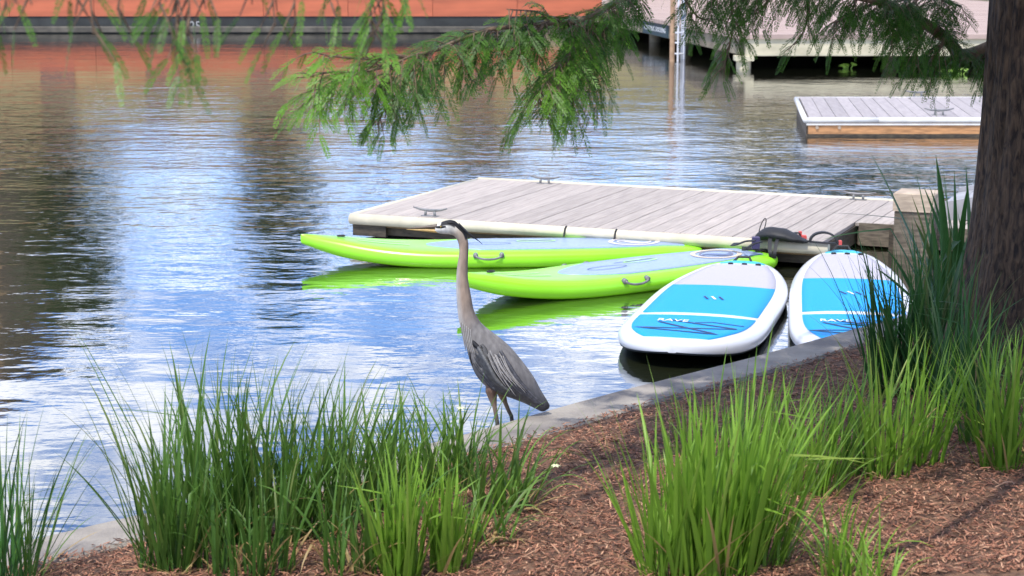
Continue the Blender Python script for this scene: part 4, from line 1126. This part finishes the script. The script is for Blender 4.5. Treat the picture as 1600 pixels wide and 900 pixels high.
# the limb leaving the trunk inside the frame
fol = MB(); fol.c = []; tw = MB()
C_ = limb_curve([trunk_top(2.02) + Vector((-.1, -.1, 0)), W(1512, 86, 9.35), W(1478, 60, 9.2), W(1420, 22, 8.9), W(1330, -8, 8.6), W(1230, -20, 8.3), W(1120, -18, 8.1), W(1060, -22, 8.0)], .040, .006, 'branch')
foliate(fol, C_, tr_, .015, .14, .09, .14, f0=.12, twigs=tw)
for pts, ev, tl, sl, sh in [([W(1440, 30, 9.0), W(1436, 70, 8.9), W(1430, 105, 8.9)], .04, .10, .10, .1),
        ([W(1262, -15, 8.4), W(1260, 30, 8.4), W(1248, 68, 8.35)], .06, .08, .09, .12),
        ([W(1142, -15, 8.1), W(1146, 35, 8.1), W(1138, 75, 8.1), W(1130, 110, 8.05)], .035, .09, .09, .30),
        ([W(1060, -12, 8.0), W(1085, 20, 8.0), W(1100, 30, 8.0)], .05, .10, .09, .1),
        ([W(1400, 15, 8.9), W(1390, 35, 8.8), W(1400, 55, 8.8)], .035, .12, .10, .15),
        ([W(1480, 40, 9.1), W(1470, 75, 9.0), W(1455, 90, 9.0)], .035, .13, .10, .08),
        ([W(1340, -5, 8.6), W(1330, 15, 8.6), W(1300, 40, 8.5)], .04, .12, .10, .12),
        ([W(1500, 10, 9.2), W(1450, -5, 9.0), W(1380, 5, 8.7)], .03, .15, .10, .08),
        ([W(1000, -20, 7.8), W(970, -5, 7.6), W(950, 8, 7.5)], .03, .10, .08, .1),
        ([W(1210, -18, 8.3), W(1195, 8, 8.3), W(1180, 22, 8.3)], .04, .10, .09, .12)]:
    c = limb_curve(pts, .006, .002, 'twig'); foliate(fol, c, tr_, ev*.42, tl, sl, sh, twigs=tw)
fol.build('branch_foliage', M['needle'], tree, kind='stuff'); tw.build('branch_twigs', M['twig'], tree, kind='stuff')
# high branch whose tips hang close to the photographer
fol = MB(); fol.c = []; tw = MB()
limb_curve([trunk_top(5.2), Vector((2.0, 7.0, 4.9)), Vector((.9, 4.6, 3.9)), W(690, -170, 4.1)], .05, .013, 'branch')
B_ = limb_curve([W(690, -170, 4.1), W(420, -95, 3.7), W(220, -85, 3.5), W(20, -80, 3.4), W(-160, -80, 3.35)], .012, .003, 'branch')
for px, y1, Y, sh, ev in [(585, 60, 4.0, .75, .018), (600, 30, 4.0, .6, .022), (268, 100, 3.55, .5, .022), (290, 55, 3.55, .55, .03), (15, 18, 3.4, .3, .04), (55, 10, 3.4, .3, .04), (120, 22, 3.45, .35, .05),
                  (145, 52, 3.45, .4, .045), (185, 38, 3.5, .4, .06), (245, 8, 3.5, .3, .04), (320, 8, 3.6, .35, .04), (430, 40, 3.75, .5, .06), (460, 38, 3.75, .5, .06), (395, 4, 3.7, .4, .06), (520, 14, 3.9, .5, .04), (640, 0, 4.05, .6, .05)]:
    c = limb_curve([W(px + tr_.uniform(-25, 25), -92, Y), W(px + tr_.uniform(-10, 10), (y1 - 75)*.4, Y), W(px, y1, Y)], .003, .0012, 'twig')
    foliate(fol, c, tr_, ev*.7, .055, .075, sh, dens=1.0, nl=.015, nw=.0034, f0=.25, twigs=tw)
fol.build('branch_foliage', M['needle'], tree, kind='stuff'); tw.build('branch_twigs', M['twig'], tree, kind='stuff')
# unseen crown above the frame: clumps placed along the sun to shade trunk and bed
fol = MB(); fol.c = []
cr_ = random.Random(33); made = 0; tries = 0
for k in range(60):
    for _ in range(40):
        tx = cr_.uniform(.9, 4.6); ty = cr_.uniform(7.2, 13.5); dk = kdist(tx, ty)
        if .0 < dk < 2.1 and (dk < 1.5 or cr_.random() < .3): break
    zc2 = cr_.uniform(3.1, 6.6)
    tz = .3
    if k % 3 == 0: tx, ty, tz = tb0.x + cr_.uniform(-.3, .2), tb0.y - .2, cr_.uniform(.4, 2.6)
    zc2 = max(zc2, tz + 1.2)
    e = Vector((tx, ty, tz)) + SUN_DIR*((zc2 - tz)/SUN_DIR.z)
    if (e.xy - tb0.xy).length > 4.2: e = Vector((*(tb0.xy + (e.xy - tb0.xy).normalized()*4.0), e.z))
    z0 = max(2.9, zc2 - .5); mid_ = (trunk_top(z0)*.5 + e*.5) + Vector((0, 0, .25))
    c = limb_curve([trunk_top(z0), mid_, e], .03, .006)
    for j in range(115):
        q = e + Vector((cr_.gauss(0, .34), cr_.gauss(0, .34), cr_.gauss(0, .28)))
        if j % 4 == 0: q = c[cr_.randrange(len(c)//2, len(c))] + Vector((cr_.gauss(0, .12), cr_.gauss(0, .12), cr_.gauss(0, .1)))
        if q.z < 2.8: continue
        s_ = q - SUN_DIR*((q.z - .15)/SUN_DIR.z)
        if kdist(s_.x, s_.y) < -.25: continue                   # sprays whose shade would reach the water and boards are left out
        d = Vector((cr_.gauss(0, 1), cr_.gauss(0, 1), -.5))
        spray(fol, q, d, Vector((0, 0, 1)), cr_.uniform(.22, .36), 8, .10, .030, cr_.uniform(.1, .7), cr_); made += 1
fol.build('crown', M['needle'], tree, kind='stuff')

# ------------------------------------------------------------------ grasses
def blade_geo(mb, base, az, L_, lean, curl, w_, shade, dry, rnd_, nseg=8, kink=0):
    """one arching blade with a folded midrib"""
    out = Vector((cos(az), sin(az), 0)); side = Vector((-sin(az), cos(az), 0)); p = Vector(base); th = lean
    tw_ = rnd_.uniform(-.7, .7); n = nseg; vs = []; cols = []
    for i in range(n + 1):
        f = i/n
        wd = w_*(min(1, .55 + f*2.2))*(1 - f**2.2)**.85 if f < 1 else 0
        t = out*sin(th) + Vector((0, 0, cos(th))); s2 = (side*cos(tw_*f) + t.cross(side)*sin(tw_*f))
        nn = t.cross(s2)
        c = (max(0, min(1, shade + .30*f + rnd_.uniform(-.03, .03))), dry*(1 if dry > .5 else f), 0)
        if i < n:
            vs += [p + s2*wd/2, p - nn*wd*.16, p - s2*wd/2]; cols += [c]*3
        else:
            vs += [p]; cols += [c]
        p = p + t*(L_/n); th += curl*(f**1.3)*2.2/n*1.4 + (kink if i == int(n*.6) else 0)
    fs = []
    for i in range(n - 1):
        b = i*3; fs += [(b, b+1, b+4, b+3), (b+1, b+2, b+5, b+4)]
    b = (n-1)*3; fs += [(b, b+1, b+3), (b+1, b+2, b+3)]
    mb.add(vs, fs); mb.c += cols
def clump(px, py, hpx, n, spread, label, mt='grass_mid', w_=.011, leanx=0.0, leany=0.0, curl=.35, shade=.35, dry=.05, solo=12, seed=0, base=None, lean_sd=.20, name='grass_clump', cat='grass', group='strap leaved grasses on the bank'):
    r_ = random.Random(seed*31 + int(px)); b = base or on_bank(px, py)
    sc = FPX/(b.y*CS - (b.z - CAM_H)*SN); hm = hpx/sc
    t = thing(name, label, cat, b, 0, group); rest = MB(); rest.c = []
    n = int(n*1.15)
    for k in range(n):
        a0 = r_.uniform(0, 6.283); rr = spread*sqrt(r_.random())
        pos = Vector((b.x + cos(a0)*rr, b.y + sin(a0)*rr*.8, b.z))
        pos.z = (bank_z(pos.x, pos.y) if kdist(pos.x, pos.y) > KW else KZ) - .02
        lean_sd_ = lean_sd*1.3
        lx = leanx + r_.gauss(0, lean_sd_) + cos(a0)*rr/spread*.16; ly = leany + r_.gauss(0, lean_sd_) + sin(a0)*rr/spread*.12
        az = atan2(ly, lx); ln = min(1.1, sqrt(lx*lx + ly*ly))
        L_ = hm*(r_.uniform(.32, 1.0)**.8)*(1.0 + .25*ln)*(1.18 if r_.random() < .08 else 1)
        dr = 1.0 if r_.random() < dry else (r_.uniform(0, .35) if r_.random() < .2 else 0)
        if dr > .9: L_ *= .6; ln = min(1.3, ln + .5)
        args = (pos, az, L_, ln*.75, curl*r_.uniform(.3, 1.7)*(.4 + ln*1.6), w_*1.25*r_.uniform(.5, 1.25), shade*r_.uniform(.5, 1.5), dr, r_)
        if k < solo:
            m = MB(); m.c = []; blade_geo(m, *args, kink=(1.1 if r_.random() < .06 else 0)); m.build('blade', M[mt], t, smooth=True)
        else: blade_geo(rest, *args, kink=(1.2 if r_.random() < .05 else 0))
    # litter of old straw round the foot
    for k in range(max(6, n//6)):
        a0 = r_.uniform(0, 6.283); rr = spread*r_.uniform(.2, 1.3); pos = Vector((b.x + cos(a0)*rr, b.y + sin(a0)*rr, 0))
        if kdist(pos.x, pos.y) < KW: continue
        pos.z = bank_z(pos.x, pos.y) + .004
        blade_geo(rest, pos, r_.uniform(0, 6.28), r_.uniform(.08, .22), r_.uniform(1.0, 1.5), .1, .005, .3, 1.0, r_, 4)
    if rest.v: rest.build('blades', M[mt], t, smooth=True, kind='stuff')
    return t
CL = [ # px, py, height px, blades, spread, label, options
 (8, 915, 310, 40, .09, 'sparse dark reedy grass clump standing over the bare end of the kerb', dict(mt='grass_dark', leanx=.20, curl=.18, w_=.0085, lean_sd=.17, shade=.5)),
 (42, 905, 250, 22, .06, 'thin leaning grass tuft between the bare kerb and the sparse reedy clump', dict(mt='grass_mid', leanx=.30, curl=.3, w_=.0075)),
 (272, 885, 300, 95, .12, 'tall dense grass clump with spiky blades where the bare kerb stretch ends', dict(mt='grass_mid', leanx=-.02, curl=.25, shade=.25)),
 (330, 855, 330, 110, .15, 'tallest dark green grass clump with upright spikes against the open water', dict(mt='grass_mid', curl=.22, shade=.2)),
 (420, 850, 290, 110, .16, 'full dark green clump with blades fanning over the kerb, next to the tallest clump', dict(mt='grass_mid', leanx=.06, curl=.3, shade=.2)),
 (500, 835, 270, 100, .15, 'thick green clump with a tuft of upright tips between the dark clumps and the heron', dict(mt='grass_mid', leanx=.05, curl=.3, shade=.3)),
 (395, 895, 210, 80, .15, 'short shaded grass clump growing at the foot of the tallest dark clump', dict(mt='grass_mid', curl=.5, shade=.1, dry=.12)),
 (560, 800, 210, 90, .14, 'medium green clump on the kerb edge below the heron\'s beak', dict(mt='grass_mid', leanx=.0, curl=.4, shade=.35)),
 (640, 775, 180, 85, .13, 'light green clump hugging the kerb just beside the heron\'s legs', dict(mt='grass_mid', curl=.4, shade=.5)),
 (710, 760, 165, 70, .12, 'low clump with pale flower stems directly below the heron', dict(mt='grass_mid', curl=.45, shade=.45, leanx=.08)),
 (625, 905, 230, 60, .07, 'bright yellow green clump with broad blades standing in front of the dark clumps', dict(mt='grass_lit', curl=.18, w_=.015, shade=.6, lean_sd=.14)),
 (700, 890, 210, 50, .07, 'bright yellow green clump beside bare mulch, blades leaning toward the kerb', dict(mt='grass_lit', curl=.25, w_=.014, leanx=.12, shade=.6, lean_sd=.15)),
 (560, 890, 190, 70, .12, 'shaded mixed clump with tan stalks behind the bright broad bladed clump', dict(mt='grass_mid', curl=.5, shade=.2, dry=.2)),
 (790, 800, 175, 75, .11, 'spreading clump with long blades arching over the mulch below the heron\'s tail', dict(mt='grass_mid', leanx=.25, curl=.75, shade=.55, dry=.14, lean_sd=.3)),
 (745, 850, 150, 55, .12, 'straw mixed low clump with arching blades on bare mulch', dict(mt='grass_mid', leanx=.15, curl=.8, shade=.45, dry=.35, lean_sd=.3)),
 (1045, 905, 300, 75, .09, 'tall lime green clump leaning toward the heron in the open mulch', dict(mt='grass_lit', leanx=-.10, curl=.22, w_=.014, shade=.6, lean_sd=.16)),
 (1125, 900, 330, 115, .12, 'fullest tall lime green clump standing in the open mulch', dict(mt='grass_lit', leanx=.04, curl=.2, w_=.014, shade=.6, lean_sd=.15)),
 (1185, 880, 290, 75, .10, 'lime green clump leaning toward the trunk, close beside the fullest clump', dict(mt='grass_lit', leanx=.22, curl=.25, w_=.013, shade=.5, lean_sd=.15)),
 (1120, 765, 190, 70, .14, 'mid green clump by the kerb below the whole blue paddleboard', dict(mt='grass_mid', curl=.25, w_=.011, shade=.55)),
 (1200, 740, 185, 65, .13, 'mid green clump by the kerb below the gap between the blue paddleboards', dict(mt='grass_lit', curl=.25, w_=.011, leanx=.1, shade=.45)),
 (1270, 775, 210, 60, .09, 'slender bright clump standing in mulch between the fullest clump and the trunk', dict(mt='grass_lit', curl=.25, leanx=.10, shade=.55)),
 (1325, 738, 190, 40, .08, 'thin clump of few blades in the shaded mulch facing the half hidden paddleboard', dict(mt='grass_mid', curl=.25, leanx=.05, shade=.55)),
 (1385, 742, 240, 50, .09, 'upright sunlit clump with pale feet in front of the dark grass by the trunk', dict(mt='grass_lit', curl=.28, leanx=.08, shade=.5)),
 (1440, 725, 230, 45, .08, 'sunlit clump leaning toward the trunk in front of the dark grass', dict(mt='grass_lit', curl=.3, leanx=.15, shade=.5)),
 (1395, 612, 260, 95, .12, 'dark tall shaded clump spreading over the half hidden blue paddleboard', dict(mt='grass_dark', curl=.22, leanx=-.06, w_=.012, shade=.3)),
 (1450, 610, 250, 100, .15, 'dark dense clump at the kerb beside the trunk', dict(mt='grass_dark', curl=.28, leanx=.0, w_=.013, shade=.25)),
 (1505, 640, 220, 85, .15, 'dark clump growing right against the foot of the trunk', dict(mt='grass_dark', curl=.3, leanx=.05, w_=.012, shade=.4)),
 (1560, 735, 240, 60, .08, 'bright clump with pale base standing before the trunk', dict(mt='grass_lit', curl=.3, leanx=-.05, w_=.012, shade=.45)),
 (1610, 715, 230, 70, .12, 'green clump partly cut off past the trunk', dict(mt='grass_mid', curl=.35, leanx=-.1, w_=.011, shade=.5)),
 (1540, 690, 200, 50, .10, 'shaded clump between the trunk and the bright pale based clump', dict(mt='grass_mid', curl=.35, shade=.35)),
 (1310, 905, 185, 34, .06, 'small open clump with a few arching blades alone in bare mulch', dict(mt='grass_lit', curl=.6, leanx=.0, w_=.010, shade=.5, lean_sd=.28)),
 (1375, 925, 150, 26, .06, 'low spidery tuft with drooping yellowish blades beside the small open clump', dict(mt='grass_lit', curl=1.0, leanx=.1, w_=.009, shade=.6, lean_sd=.4, dry=.1)),
]
for k, (px, py, h, n, sp, lab, op) in enumerate(CL):
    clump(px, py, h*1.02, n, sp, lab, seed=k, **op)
sw0 = on_bank(1500, 520)
clump(1500, 470, 290, 26, .12, 'plant with broad dark sword shaped leaves rising beside the trunk at the kerb', mt='grass_dark', w_=.046, leanx=-.22, curl=.16, shade=.25, dry=0, solo=26, seed=90, base=sw0, name='sword_leaf_plant', cat='plant', group='sword leaved plants')
sw1 = on_bank(1475, 545)
clump(1475, 545, 230, 22, .12, 'lower dark sword leaved plant in front of the timber post', mt='grass_dark', w_=.038, leanx=-.12, curl=.2, shade=.2, dry=0, solo=22, seed=91, base=sw1, name='sword_leaf_plant', cat='plant', group='sword leaved plants')

# little pale flowers on stalks
for k, (px, py, lab, foot_) in enumerate([(720, 638, 'pale flower on a thin stalk rising in front of the heron\'s legs', (716, 770)), (868, 728, 'pale flower nodding over bare mulch beside the arching clump', (800, 800))]):
    b = on_bank(*foot_); sc = b.y*.985; top = PY(px, py, b.y)
    fl = thing('flower', lab, 'flower', b)
    m = MB(); m.c = []
    m.tube([b, (b + top)/2 + Vector((-.01, 0, .03)), top], [.0028, .0022, .0016], 6); m.c = [(.6, 0, 0)]*len(m.v); m.build('stalk', M['grass_lit'], fl, smooth=True)
    for j in range(6):
        a = j*pi/3; d = Vector((cos(a), sin(a)*.9, .22)); s_ = Vector((-sin(a), cos(a), 0)); m = MB()
        m.add([top, top + d*.011 + s_*.006 , top + d*.021 - Vector((0, 0, .006)), top + d*.011 - s_*.006, top + d*.011 + Vector((0, 0, .003))], [(0, 1, 4), (1, 2, 4), (2, 3, 4), (3, 0, 4), (0, 3, 2, 1)])
        m.build('petal', M['petal'], fl)
